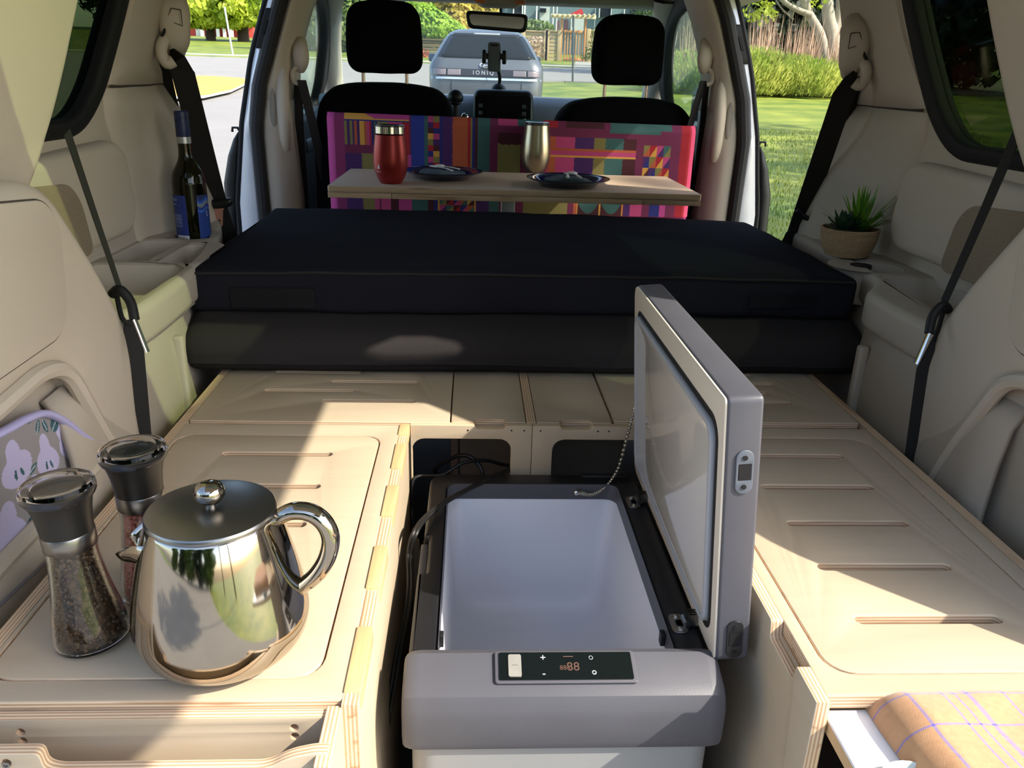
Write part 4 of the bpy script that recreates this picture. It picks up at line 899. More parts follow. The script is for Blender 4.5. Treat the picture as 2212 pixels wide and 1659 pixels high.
strap(1, 'thin black belt strap with a chrome tongue along the right rear trim', [Xp(2212, 255, .865), Xp(2120, 470, .83), Xp(2038, 655, .793)], Xp(2035, 662, .787), [Xp(2020, 725, .783), Xp(2003, 800, .783), Xp(1975, 1000, .784), (.784, 1.2, .50)])

# ------------------------------------------------------------------ table, cups and plates
TZ = .988
tb = thing('table', (.135, 2.68, .22), 'folding birch plywood dinette table in front of the bright patterned cushion', 'table')
top_o = [(-.424, 2.45), (.690, 2.45), (.688, 2.925), (-.422, 2.925)]
plate('table_top', fillet(top_o, .006, 3), [], .017, ply_dark, tb, .0012, lambda u, v, w: (u, v, TZ-.017+w))
for x0, x1, nm in ((-.424, -.238, 'folded_leaf'), (-.2365, .513, 'under_panel'), (.5145, .690, 'folded_leaf')):
    MB().rbox(x0, x1, 2.452, 2.92, TZ-.0345, TZ-.0185, .001, 1).build(nm, ply_dark, tb)
MB().rbox(.094, .138, 2.62, 2.665, .22, TZ-.034, .004).build('table_leg', mat('leg_alu', (178, 182, 182), .4, metal=.3), tb)
MB().rbox(.03, .20, 2.58, 2.72, TZ-.045, TZ-.034, .003).build('leg_bracket', steel_b, tb)
def tumbler(c, lab, m, ring, logo):
    t = thing('tumbler', c, lab, 'cup', None); c = Vector(c)
    pr = smooth([(.029, 0, 0), (.034, .003, 0), (.046, .028, 0), (.0515, .058, 0), (.0505, .095, 0), (.046, .135, 0), (.0438, .160, 0)], 5)
    pr = [(p.x, p.y) for p in pr]
    body = [q for q in pr if q[1] <= (.146 if ring else .161)]
    MB().lathe([(.002, .0)]+body+[(body[-1][0]-.003, body[-1][1])], c, 48, cap=False).build('body', m, t, 60)
    if ring: MB().lathe([(.0445, .146), (.0440, .165), (.0425, .166), (.041, .160)], c, 48, cap=False).build('rim_band', chrome, t)
    MB().lathe([(.0425, .160), (.0435, .164), (.0430, .169), (.040, .1705), (.030, .168), (.002, .167)], c, 40).build('lid', mat('smoky_lid_%d' % ring, (60, 62, 64), .15), t)
    if logo:
        dp2 = [(0, .009), (.0018, .005), (.0032, .0), (.003, -.0035), (0, -.0055), (-.003, -.0035), (-.0032, 0), (-.0018, .005)]
        wr = lambda u, v, w: c+Vector(((.0517+w)*cos(a_(232)+u/.05), (.0517+w)*sin(a_(232)+u/.05), .050+v))
        plate('drop_logo', [(p.x, p.y) for p in smooth([(a, b, 0) for a, b in dp2], 4, True)], [], .0004, TEXT_W, t, 0, wr)
        MB().tube([wr(-.007+.014*k/8, -.013, .0003) for k in range(9)], .0005, 4).build('logo_line', TEXT_W, t)
red_met = mat('red_enamel', (150, 44, 40), .33, metal=.45); champ = mat('champagne_steel', (176, 166, 142), .28, metal=1)
rp_ = Zp(852, 386, TZ); tumbler((rp_.x, 2.55, TZ), 'red insulated tumbler with a steel rim on the table', red_met, True, True)
tumbler(tuple(Zp(1156, 372, TZ)), 'brushed steel tumbler without a handle behind the nearer blue plate', champ, False, False)
blue_en = mat('navy_enamel', (10, 16, 62), .12, coat=.6); nap_m = mat('grey_napkin', (72, 86, 94), .9, bump=.4, bs=700, var=.2, vs=90); cut_m = mat('pale_bioplastic', (216, 212, 202), .45)
def plate_set(c, r_, lab, nlab, rot, seed):
    c = Vector(c); p = thing('dinner_plate', c, 'navy blue enamel plate '+lab, 'plate', None)
    k = r_/.12
    pr = [(.001, .002), (.075*k, .002), (.082*k, .004), (.092*k, .013), (.104*k, .018), (.1185*k, .023), (.120*k, .0255), (.118*k, .0255), (.103*k, .0205), (.091*k, .0155), (.081*k, .0065), (.074*k, .0045), (.001, .0045)]
    MB().lathe(pr, c, 64, cap=False).build('enamel', blue_en, p, 60)
    MB().lathe([(.1188*k, .0235), (.1205*k, .0248), (.1205*k, .0262), (.1188*k, .0268)], c, 64, cap=False).build('rim', mat('rim_steel_%d' % seed, (60, 66, 90), .15, metal=.8), p)
    R_ = Matrix.Rotation(rot, 3, 'Z'); rs = random.Random(seed)
    def nf(q):
        d = q-Vector((0, 0, 0)); z = d.z+.006*sin(d.x*38+seed)+.004*noise.noise(Vector((d.x*30, d.y*30, seed)))
        return c+R_ @ Vector((d.x, d.y, max(z, .001)+.0052))
    n_ = MB().rbox(-.072, .072, -.042, .042, .002, .020, .008, 3, (14, 8, 2), nf).build('napkin', nap_m); tag(n_, 'folded grey cloth napkin on the '+nlab, 'napkin')
    def cf(pts): return [c+R_ @ Vector(q) for q in pts]
    f_ = MB(); f_.tube(cf([(-.012, -.050, .030), (-.006, -.02, .034), (0, .01, .034)]), lambda t: .0058-.0026*t, 8, .4)
    f_.tube(cf([(0, .01, .034), (.002, .03, .034)]), lambda t: .0032+.006*t, 8, .3)
    for q in (-.0075, -.0025, .0025, .0075): f_.tube(cf([(.002+q, .03, .034), (.004+q, .055, .0355)]), .0014, 6)
    tag(f_.build('fork', cut_m), 'pale plastic fork on the napkin of the '+nlab, 'fork')
    s_ = MB(); s_.tube(cf([(.030, -.045, .031), (.024, -.015, .035), (.02, .008, .036)]), lambda t: .0058-.0026*t, 8, .4)
    s_.ball(cf([(.018, .028, .036)])[0], .019, 14, (.95, 1.1, .28))
    tag(s_.build('spoon', cut_m, None, 60), 'pale plastic spoon on the napkin of the '+nlab, 'spoon')
plate_set((.005-.10, 2.70, TZ), .130, 'on the far side of the table beside the red tumbler', 'farther blue plate', .9, 3)
plate_set((.300, 2.585, TZ), .130, 'nearest on the table, in front of the steel tumbler', 'nearer blue plate', .1, 8)

# ------------------------------------------------------------------ bright patterned bench cushion
MAG, PLUM, PINK, TEAL, NAVY, PURP, OLIV, RED, ORNG, GOLD, WINE, BLUE = (176, 62, 128), (104, 30, 68), (178, 62, 112), (52, 92, 90), (30, 36, 110), (66, 28, 92), (122, 112, 62), (158, 22, 36), (172, 84, 50), (206, 150, 64), (66, 16, 28), (36, 52, 140)
J = lambda v, s=0: .006*noise.noise(Vector((v*90, s, 0)))+.004*(noise.noise(Vector((v*300, s, 3))))
def seq(t, items):
    for e, c in items:
        if t < e: return c
    return items[-1][1]
def tri(u, v, n, m_, sd):
    a, b = u*n, v*m_; i, j = int(a), int(b); fu, fv = a-i, b-j
    pal = (NAVY, RED, ORNG, PINK, GOLD, TEAL, PURP, WINE, OLIV)
    k = (i*7+j*5+sd+(3 if fu > fv else 0)) % 9
    return pal[(k*4+i) % 9]
def cush(u, v):
    x, y = u, v   # y up
    if x < .022: return MAG
    if x < .048 and y > 0: return (128, 40, 92)
    if x > .985: return (196, 62, 100)
    if x > .958+J(y, 5): return RED
    if x > .932: return PLUM
    if y > .955 and x < .22: return (MAG, GOLD)[x+y*.6 < .70]
    if .925 < y <= .955 and x < .22: return GOLD if y > .94 else NAVY
    if x < .135:
        if y > .665:
            t = (x-.048)/.087
            if y < .69: return PLUM
            return seq(t, ((.08, OLIV), (.15, PURP), (.23, OLIV), (.31, PURP), (.39, ORNG), (.47, PURP), (.60, GOLD), (.68, ORNG), (.76, PINK), (.81, RED), (.86, NAVY), (.90, WINE), (.94, TEAL), (1, PURP)))
        if y > .60: return PLUM
        return seq((x-.048)/.087+J(y)*6, ((.50, PURP), (.86, OLIV), (1, PINK)))
    if x < .225:
        if y > .60: return seq((x-.135)/.09+J(y, 2)*6, ((.32, OLIV), (.55, PINK), (.72, MAG), (.93, RED), (1, PLUM)))
        return seq((x-.135)/.09, ((.06, PLUM), (.35, PINK), (.6, WINE), (1, MAG)))
    if y < .16:
        if x < .25: return TEAL
        if x < .295: return seq((x-.25)/.045+J(y, 4)*8, ((.4, TEAL), (.75, WINE), (1, NAVY)))
        if x < .40: return GOLD if (x < .30 or x > .396) else tri((x-.30)/.096, y/.16, 5, 2, 3)
        if x < .48: return seq((x-.40)/.08+J(y, 7)*6, ((.45, PURP), (.8, TEAL), (1, PLUM)))
        if x < .53: return PLUM
        if x < .655: return OLIV
        if x < .68: return PLUM if x < .672 else ORNG
        if x < .81:
            t = (x-.68)/.065; d = abs(t % 1-.5)
            if d > .46: return GOLD
            return TEAL if y > .13*(d/.46)**2+.02 else WINE
        return seq(x, ((.812, ORNG), (.83, PURP), (.865, PINK), (.885, PLUM), (.915, NAVY), (.94, MAG)))
    if x < .26: return BLUE
    if x < .268: return TEAL
    if x < .300:
        j = int(y*17); i = 0 if x < .284 else 1
        return ((WINE, OLIV, NAVY, PURP, GOLD, RED, PINK)[(j*3+i*2) % 7]) if y > .2 else TEAL
    if x < .307: return NAVY
    if x < .335+J(y, 1): return PURP
    if x < .376: return ORNG
    if x < .383: return RED
    if x < .389: return OLIV
    if x < .396: return NAVY
    if x < .402: return WINE
    if x < .436: return TEAL
    if y > .93: return seq(x, ((.456, PLUM), (.51, PINK), (.578, TEAL), (.62, RED), (.64, PLUM), (.745, WINE), (.763, PLUM), (.95, TEAL)))
    if y > .89 and x > .76: return TEAL if x < .90 else PLUM
    if x < .456: return PLUM
    if x < .520:
        if y > .86: return PLUM
        k = y+J(x, 9)*3
        return WINE if k > .74 else (OLIV if k > .44 else PURP)
    if x < .545: return PLUM
    if y > .84: return PLUM
    if x < .835:
        if .625 < y < .72: return ORNG if y > .69 else (PINK if y > .645 else GOLD)
        if y < .40: return NAVY if y > .31 else (WINE if x > .75 else PINK)
        return seq((x-.545)/.29+J(y, 6)*2, ((.17, PINK), (.24, ORNG), (.42, PINK), (.60, PURP), (.71, OLIV), (.88, TEAL), (1, WINE)))
    if x < .856: return PLUM
    if y > .78 or y < .30: return PLUM
    return tri((x-.856)/.076, (y-.30)/.48, 4, 4, 5)
bc = thing('bench_cushion', (.14, 3.03, .78), 'bench back cushion in bright woven-pattern patchwork behind the table', 'cushion')
cl, crr = (-.513, 3.00), (.807, 3.01)
def cpos(u, v):
    x = cl[0]+(crr[0]-cl[0])*u; z0 = .832; z1 = 1.169-.013*u; eu = min(u, 1-u)*1.32; ev = (1-v)*.34
    d = 0
    if eu < .03: d += .022*(1-eu/.03)**2
    if ev < .03: d += .022*(1-ev/.03)**2
    return (x, 3.0+.01*u+d+.002*noise.noise(Vector((x*9, v*6, 0))), z0+(z1-z0)*v)
painted('patterned_face', 420, 150, cpos, cush, attr_mat('patchwork_fabric', .85, .2, 900), bc, angle=60)
MB().rbox(-.511, .805, 3.02, 3.085, .76, 1.150, .02, 3).build('cushion_core', mat('magenta_fabric', (160, 52, 110), .85), bc)

# ------------------------------------------------------------------ front seats
def seat(cx, sh, hz0, hz1, hw, wd, lab):
    s_ = thing('front_seat', (cx, 3.4, .22), lab, 'car seat')
    def bf(p):
        q = p.copy(); t = max(0, (q.z-(sh-.30))/.30); e = abs(q.x-cx)/(wd/2)
        q.x = cx+(q.x-cx)*(1-.13*t*t); q.z -= .035*e**3*(t > 0)*t; q.y += .10*(q.z-.6)*.5
        return wob(q, .004, 5)
    MB().rbox(cx-wd/2, cx+wd/2, 3.16, 3.36, .55, sh, .07, 5, (12, 3, 12), bf).build('backrest', seat_fab, s_, 60)
    def hf(p):
        q = p.copy(); t = (q.z-hz0)/(hz1-hz0); e = abs(q.x-cx)/hw; q.x = cx+(q.x-cx)*(.90+.10*sin(pi*min(1, .2+.75*t))); q.z -= .02*e*e*t; return wob(q, .005, 8)
    MB().rbox(cx-hw, cx+hw, 3.22, 3.33, hz0, hz1, .045, 5, (8, 2, 8), hf).build('headrest', seat_fab, s_, 60)
    for q in (-.082, .080): MB().lathe([(.0065, 0), (.0065, .09)], (cx+q, 3.275, sh-.03), 12).build('headrest_post', mat('post_steel_%d' % len(MATS), (205, 180, 160), .3, metal=.7), s_)
    MB().rbox(cx-.25, cx+.25, 3.33, 3.85, .52, .68, .06, 4).build('seat_base', seat_fab, s_)
    MB().rbox(cx-.22, cx+.22, 3.36, 3.80, .22, .54, .03).build('pedestal', rubber, s_)
seat(-.330, 1.270, 1.303, 1.552, .140, .545, 'left front seat in a black cover, its headrest reaching the roof line')
seat(.583, 1.243, 1.285, 1.533, .134, .575, 'right front seat in a black cover, behind the phone holder side')
# front belts
for s, lab in ((-1, 'black belt on the left door pillar beside the driver window'), (1, 'black belt on the right door pillar beside the passenger window')):
    r_ = thing('seat_belt', (SX(s, .74), 3.28, .7), lab, 'seat belt')
    zc = 1.335 if s < 0 else 1.375
    MB().tube(smooth([(SX(s, .735), 3.20, zc+.075), (SX(s, .735), 3.17, zc+.04), (SX(s, .735), 3.17, zc), (SX(s, .745), 3.19, zc-.035)], 4), lambda t: .016+.014*sin(pi*t), 10, .7).build('slider_cover', tan, r_, 60)
    MB().tube(smooth([(SX(s, .75), 3.175, zc-.02), (SX(s, .768), 3.165, zc-.04), (SX(s, .765), 3.16, zc-.07), (SX(s, .748), 3.16, zc-.078)], 4), .008, 8).build('loop_ring', tan, r_)
    MB().ribbon([(SX(s, .735), 3.16, zc-.065), (SX(s, .705), 3.17, zc-.22), (SX(s, .675), 3.2, zc-.42), (SX(s, .66), 3.25, zc-.70)], [Vector((.028, .02, 0))]*4).build('webbing', belt_m, r_)
    MB().ribbon([(SX(s, .752), 3.18, zc-.075), (SX(s, .765), 3.22, zc-.25), (SX(s, .770), 3.26, zc-.55)], [Vector((.026, .02, 0))]*3).build('webbing', belt_m, r_)

# ------------------------------------------------------------------ dashboard and what stands on it
db = thing('dashboard', (CX, 4.3, .3), 'grey dashboard below the windscreen with a dark centre screen', 'dashboard')
rows = []
for Y, z, k in ((3.93, .45, .80), (3.90, .80, .80), (3.92, 1.10, .82), (3.97, 1.18, .83), (4.06, 1.212, .84), (4.35, 1.215, .86), (4.80, 1.19, .87)):
    rows.append([(SX(1, q*k), Y+(.04*q*q if z > .6 else 0), z-(.012*q*q)) for q in [-1+2*i/24 for i in range(25)]])
o = MB().grid(rows).build('dash_shell', dash_m, db, 40); md = o.modifiers.new('thickness', 'SOLIDIFY'); md.thickness = .02
MB().rbox(-.012, .285, 3.80, 4.05, .92, 1.248, .03, 4, (2, 2, 2), lambda p: p+Vector(((p.x-.137)*-.12*max(0, (p.z-1.0)/.25), .10*max(0, p.z-1.0), 0))).build('screen_hood', black_p, db)
def scr(u, v, w): return (.137+u, 3.806+.1*max(0, v)+-w, 1.0+v)
plate('screen_frame', rrect(-.128, .122, .0, .225, .012), [], .010, mat('frame_black', (14, 14, 16), .45, spec=.2), db, .002, scr)
plate('screen', rrect(-.078, .062, .055, .195, .004), [], .002, mat('screen_glass', (8, 10, 12), .35, spec=.15), db, 0, lambda u, v, w: scr(u, v, w+.010))
for z in (.18, .15, .12, .09):
    MB().rbox(.137-.112, .137-.094, 3.790+.1*z, 3.80+.1*z, 1.0+z-.008, 1.0+z+.008, .002).build('screen_button', grey_p, db); MB().rbox(.137+.082, .137+.100, 3.790+.1*z, 3.80+.1*z, 1.0+z-.008, 1.0+z+.008, .002).build('screen_button', grey_p, db)
MB().lathe([(.012, 0), (.012, .012), (.010, .014)], (.137-.103, 3.80, 1.055), 20, (0, -1, 0)).build('volume_knob', chrome, db)
kn = thing('gear_knob', (-.075, 3.70, 1.05), 'black ball gear knob left of the dark screen', 'gear knob')
MB().ball((-.075, 3.70, 1.213), .034, 18).build('ball', black_p, kn, 60); MB().tube([(-.075, 3.70, 1.05), (-.075, 3.70, 1.18)], .014, 10).build('shaft', black_p, kn)
MB().lathe([(.026, 0), (.030, .004), (.026, .008)], (-.075, 3.70, 1.190), 20).build('chrome_ring', chrome, kn)
MB().tube(smooth([(-.085, 3.72, 1.01), (-.045, 3.72, 1.135), (-.03, 3.72, 1.14), (-.022, 3.72, 1.125), (-.012, 3.72, 1.02)], 4), .006, 8).build('gate_trim', chrome, kn)
MB().rbox(-.13, .0, 3.74, 3.90, .80, 1.12, .02).build('shifter_panel', dash_m, kn)
wc = tag(MB().tube(smooth([(.232, 3.785, 1.13), (.236, 3.775, 1.10), (.236, 3.77, 1.0)], 4), .004, 6).build('charging_cable', mat('white_cable', (214, 214, 214), .5)), 'white charging cable hanging from the dash screen', 'cable')
ph = thing('phone_holder', (.115, 4.0, 1.235), 'grey phone holder on a bent arm above the dash screen', 'phone holder')
MB().lathe([(.040, 0), (.038, .012), (.028, .030), (.016, .040)], (.118, 4.0, 1.232), 24).build('suction_base', black_p, ph)
MB().tube(smooth([(.118, 4.0, 1.265), (.122, 3.99, 1.30), (.105, 3.97, 1.36), (.098, 3.96, 1.39)], 4), .008, 8).build('arm', black_p, ph)
plate('back_plate', rrect(-.029, .029, -.062, .062, .012), [], .014, mat('holder_grey', (112, 116, 124), .4), ph, .004, lambda u, v, w: (.093+u-.02*v, 3.925+w, 1.385+v))
plate('slot_mark', rrect(-.018, .016, .044, .053, .004), [], .002, black_p, ph, 0, lambda u, v, w: (.093+u, 3.9235+w, 1.385+v))
for q in (-1, 1):
    MB().rbox(*sorted((.093+q*.036, .093+q*.055)), 3.915, 3.945, 1.355, 1.415, .008).build('clamp', black_p, ph); MB().box(*sorted((.093+q*.025, .093+q*.04)), 3.928, 3.938, 1.375, 1.40).build('clamp_arm', black_p, ph)
mr = thing('rear_view_mirror', (.10, 3.95, 1.62), 'black-framed rear view mirror hanging at the top of the windscreen', 'mirror')
def mf(u, v, w): return (.101+u*cos(.12)+0, 3.92+w+.12*u*-.0, 1.532+v-.028*u)
plate('mirror_body', fillet([(-.141, .036), (.141, .036), (.134, -.040), (-.128, -.036)], .024, 5), [], .03, black_p, mr, .008, lambda u, v, w: mf(u, v, w))
plate('mirror_glass', fillet([(-.126, .022), (.126, .022), (.119, -.026), (-.114, -.022)], .018, 5), [], .002, chrome, mr, 0, lambda u, v, w: mf(u, v, w-.0015))
MB().tube([(.12, 3.94, 1.56), (.118, 3.97, 1.60), (.115, 4.0, 1.63)], .007, 8).build('stalk', black_p, mr)
oc = thing('overhead_console', (.10, 3.86, 1.60), 'tan overhead console with two amber lights above the mirror', 'console')
MB().rbox(.03, .19, 3.78, 3.95, 1.585, 1.625, .012, 3, (1, 1, 1), lambda p: p+Vector(((p.x-.11)*(.6*(p.z-1.585)/.04), 0, 0))).build('console_body', tan2, oc)
for x0, x1 in ((.005, .045), (.175, .215)): MB().rbox(x0, x1, 3.775, 3.80, 1.592, 1.606, .004).build('amber_light', mat('amber_%d' % int(x0*1000), (226, 128, 64), .35), oc)
# ------------------------------------------------------------------ outside: ground
def slab(name, pts, dz, m, kind='structure', n=1):
    mb = MB(); P = [(x, y, gz(y)+dz) for x, y in pts]; k = len(P)
    mb.add(P+[(x, y, z-.04) for x, y, z in P], [tuple(range(k))]+[tuple(reversed(range(k, 2*k)))]+[(i, (i+1) % k, (i+1) % k+k, i+k) for i in range(k)])
    o = mb.build(name, m, None, 0, (0, 0, 0)); o['kind'] = kind; return o
slab('ground_lawn', [(-140, -60), (140, -60), (140, 140), (-140, 140)], -.04, lawn_m)
g1, g2 = Gp(1190, 146), Gp(1190, 174)
slab('road_cross', [(-120, 29), (120, 29), (120, g1.y), (-120, g1.y)], .0, asphalt)
slab('road_street', [(-34, -60), (1.75, -60), (1.75, 26.5), (2.3, 28.5), (4, 29.5), (-34, 29.5)], .004, asphalt)
slab('kerb_far', [(-120, g1.y), (120, g1.y), (120, g1.y+.5), (-120, g1.y+.5)], .10, concrete)
isl = [Gp(*p) for p in ((300, 222), (440, 219), (500, 205), (530, 190), (540, 183), (530, 178), (480, 174), (430, 172), (300, 170))]
isl = [(p.x, p.y) for p in isl]
slab('kerb_island', isl, .10, concrete)
cxi, cyi = sum(p[0] for p in isl)/len(isl), sum(p[1] for p in isl)/len(isl)
slab('lawn_island', [(cxi+(x-cxi)*.975, cyi+(y-cyi)*.95) for x, y in isl], .115, straw_m)
slab('path_gate', [(Gp(1250, 146).x-.3, g1.y+.5), (Gp(1250, 146).x+.6, g1.y+.5), (Gp(1250, 130).x+.6, Gp(1250, 131).y), (Gp(1250, 130).x-.3, Gp(1250, 131).y)], -.02, mat('path_paving', (150, 146, 136), .9))

# grass blades near the van and leaf clouds for trees
def blades(name, region, n, hgt, wd, m, lean=.3, seed=1, label=None, cat=None):
    rs = random.Random(seed); v = []; f = []
    for k in range(n):
        x, y = region(rs); z = gz(y)-.01; a = rs.random()*2*pi; h_ = hgt*rs.uniform(.5, 1.15); lx, ly = rs.uniform(-lean, lean)*h_, rs.uniform(-lean, lean)*h_
        b = len(v); w_ = wd*rs.uniform(.6, 1.2); c_, s_ = cos(a)*w_, sin(a)*w_
        v += [(x-c_, y-s_, z), (x+c_, y+s_, z), (x+c_*.7+lx*.4, y+s_*.7+ly*.4, z+h_*.6), (x-c_*.7+lx*.4, y-s_*.7+ly*.4, z+h_*.6), (x+lx, y+ly, z+h_)]
        f += [(b, b+1, b+2, b+3), (b+3, b+2, b+4)]
    mb = MB(); mb.v = [Vector(p) for p in v]; mb.f = f
    o = mb.build(name, m, None, 0, fix=False); o['kind'] = 'stuff'
    if label: tag(o, label, cat)
    return o
def lawnreg(rs):
    y = 3.2+12*rs.random()**1.6; return (1.9+rs.random()*(y*.42+1.2), y)
tag(blades('grass', lawnreg, 26000, .055, .006, lawn_m, .5, 2), 'short lawn grass beside the van on the right', 'grass')
def cloud(mb, c, rad, n, size, rs, flat=.5, shell=.55):
    c = Vector(c)
    for k in range(n):
        while True:
            d = Vector((rs.uniform(-1, 1), rs.uniform(-1, 1), rs.uniform(-1, 1)))
            if shell < d.length < 1 or (d.length < 1 and rs.random() < .25): break
        p = c+Vector((d.x*rad[0], d.y*rad[1], d.z*rad[2])); nrm = (d.normalized()+Vector((rs.uniform(-1, 1), rs.uniform(-1, 1), rs.uniform(-.4, 1)))*.8).normalized()
        a = nrm.orthogonal().normalized(); b = nrm.cross(a); t = rs.random()*2*pi; a, b = a*cos(t)+b*sin(t), b*cos(t)-a*sin(t); s = size*rs.uniform(.6, 1.3); i = len(mb.v)
        mb.v += [p-a*s, p-b*s*.55, p+a*s, p+b*s*.55]; mb.f.append((i, i+1, i+2, i+3))
def tree(name, base, lab, cat, clumps, lm, size, dens, trunk=None, tm=bark, group=None, seed=1):
    rs = random.Random(seed); t = thing(name, base, lab, cat, group); mb = MB()
    for c, rad in clumps: cloud(mb, c, rad, int(dens*(rad[0]*rad[1]+rad[0]*rad[2]+rad[1]*rad[2])/3), size, rs)
    o = mb.build('foliage', lm, t, 0, fix=False); o['kind'] = 'stuff'
    if trunk:
        for pts, r0, r1 in trunk: MB().tube(smooth(pts, 4), lambda q, a=r0, b=r1: a+(b-a)*q, 9).build('trunk', tm, t, 60)
    return t
lf_bright = leafy('leaf_bright', (120, 150, 30), (196, 206, 70), .45, .5); lf_mid = leafy('leaf_mid', (64, 88, 30), (120, 140, 50), .35, .3)
lf_dark = leafy('leaf_dark', (22, 32, 16), (58, 74, 30), .2, .4); lf_lime = leafy('leaf_lime', (118, 158, 36), (176, 204, 72), .45, 1.2)
lf_gold = leafy('leaf_gold', (150, 140, 50), (206, 180, 70), .4, .5); lf_shrub = leafy('leaf_shrub', (116, 146, 50), (206, 206, 112), .4, 1.4)
# left: two maples over the far lawn with a red house behind
YT = 74
for i, (px, w_, lab) in enumerate(((456, 17, 'maple with a dark trunk on the far lawn, nearer the wine bottle'), (526, 20, 'maple with a dark trunk on the far lawn, nearer the door pillar'))):
    b = Yp(px, 86, YT); up = Yp(px, 40, YT)
    r_ = w_/2*YT/1750
    tree('maple_tree', b-Vector((0, 0, .6)), lab, 'tree', [(Yp(px-30+j*26+7*i, 12-14*(j % 2), YT+rnd), (2.2, 2.2, 1.7)) for j, rnd in ((0, -2), (1, 1), (2, -1))]+[(Yp(px, -50, YT), (5, 4, 3.4)), (Yp(px-20, 44, YT-2), (1.0, 1.0, .55)), (Yp(px+18, 40, YT-2), (1.1, 1.0, .5))], lf_bright, .30, 420, [([b-Vector((0, 0, .6)), b+Vector((0, 0, .6)), up, up+Vector((.2, 0, 3))], r_*1.25, r_*.7)], group=None, seed=11+i)
rh = thing('red_house', Yp(470, 80, 92), 'low red house with white trim behind the left maples', 'house')
hY = 92
def hb_(nm, x0, x1, y0, y1, m, d=0, t=.3, par=None):
    a, b = Yp(x0, y1, hY+d), Yp(x1, y0, hY+d); return MB().box(a.x, b.x, hY+d, hY+d+t, a.z, b.z).build(nm, m, par or rh)
w_red = mat('red_siding', (176, 66, 58), .8); w_wht = mat('white_trim', (226, 224, 218), .6); w_blue = mat('blue_awning', (92, 116, 180), .7)
hb_('wall', 380, 545, 42, 84, w_red, 0, 4)
for x in (436, 458, 470, 484, 500, 518): hb_('post', x-2, x+2, 52, 80, w_wht, -.6, .2)
hb_('roof_fascia', 380, 545, 40, 47, w_wht, -.8, 1); hb_('awning', 474, 492, 52, 57, w_blue, -1.2, 1); hb_('window', 446, 455, 58, 68, dark_glass, -.1, .15)
hb_('door', 424, 432, 54, 80, w_wht, -.1, .15)
b = Gp(503, 118); tag(MB().tube([b, b+Vector((-.2, 0, 2.1))], .045, 7).build('signpost', mat('post_grey', (196, 198, 196), .5, metal=.3)), 'thin grey post on the far left lawn by the maples', 'post')
# across the junction: hedge, trees, timber fence, gate, house
YF = Gp(1210, 130).y
def fenceseg(px0, px1, lab, m, top=68, bot=130, nb=8):
    a, b = Yp(px0, bot+4, YF), Yp(px1, bot+4, YF); z1 = Yp((px0+px1)/2, top, YF).z; z0 = min(a.z, b.z)
    t = thing('fence', (a.x, YF, z0), lab, 'fence'); hgt = z1-z0
    for x in (a.x, b.x): MB().rbox(x-.12, x+.12, YF-.10, YF+.10, z0, z1+.12, .02, 1).build('post', m, t)
    for k in range(nb): MB().rbox(a.x, b.x, YF-.02, YF+.02, z0+hgt*k/nb+.02, z0+hgt*(k+1)/nb-.012, .008, 1).build('board', m, t)
    MB().rbox(a.x-.1, b.x+.1, YF-.09, YF+.09, z1-.02, z1+.06, .01, 1).build('cap_rail', m, t)
fenceseg(1128, 1177, 'timber fence panel of level boards left of the timber gate, the longer one', fence_w)
fenceseg(1180, 1206, 'short timber fence panel of level boards directly left of the timber gate', fence_w)
fenceseg(1268, 1330, 'timber fence panel of level boards right of the timber gate', fence_w)
fenceseg(880, 962, 'dark timber fence under the lime-green bush', mat('old_boards', (98, 88, 66), .85), 86, 122, 5)
gt = thing('gate', Yp(1238, 131, YF), 'orange cedar gate under a small timber pergola', 'gate')
def gb(nm, x0, x1, y0, y1, m, d=0, t=.1, sub=None):
    a, b = Yp(x0, y1, YF+d), Yp(x1, y0, YF+d); return MB().rbox(a.x, b.x, YF+d, YF+d+t, a.z, b.z, .01, 1).build(nm, m, gt)
gb('post', 1208, 1217, 40, 134, cedar, -.1, .25); gb('post', 1259, 1268, 42, 134, cedar, -.1, .25)
for k in range(7): gb('board', 1217+42*k/7+.12, 1217+42*(k+1)/7-.12, 66, 132, cedar, 0, .06)
gb('rail', 1217, 1259, 66, 70, cedar, -.06, .06); gb('rail', 1217, 1259, 126, 130, cedar, -.06, .06)
pal = mat('pale_beam', (206, 192, 156), .7)
gb('pergola_beam', 1190, 1288, 34, 38, pal, -.3, .12); gb('pergola_beam', 1190, 1288, 33, 37, pal, .4, .12)
for k in range(9): gb('rafter', 1194+11*k, 1198+11*k, 30, 34, pal, -.6, 1.4)
hs_ = thing('house', Yp(1270, 120, YF+14), 'teal-grey house with white porch columns behind the gate', 'house')
hd = 14
def ho(nm, x0, x1, y0, y1, m, d=0, t=.3):
    a, b = Yp(x0, y1, YF+hd+d), Yp(x1, y0, YF+hd+d); return MB().box(a.x, b.x, YF+hd+d, YF+hd+d+t, a.z, b.z).build(nm, m, hs_)
teal = mat('teal_siding', (92, 112, 116), .8); lgrey = mat('grey_siding', (172, 178, 174), .8); maroon = mat('maroon_door', (92, 56, 58), .6)
ho('wall', 1088, 1450, -60, 130, teal, 1, 6); ho('porch_wall', 1165, 1188, 15, 60, lgrey, .5, .4); ho('wall_bay', 1232, 1262, 40, 66, lgrey, .3, .4)
for x in (1134, 1160, 1196, 1204, 1287, 1350, 1400): ho('column', x-3, x+3, -30, 66, w_wht, -.8, .35)
ho('door', 1218, 1228, 42, 66, maroon, .2, .3); ho('door', 1203, 1209, 44, 66, maroon, .1, .3)
ho('window', 1166, 1180, 18, 26, dark_glass, .3, .2); ho('window', 1296, 1320, 10, 36, dark_glass, .6, .5); ho('window', 1110, 1128, 8, 34, dark_glass, .6, .5); ho('window', 1362, 1392, 6, 34, dark_glass, .6, .5)
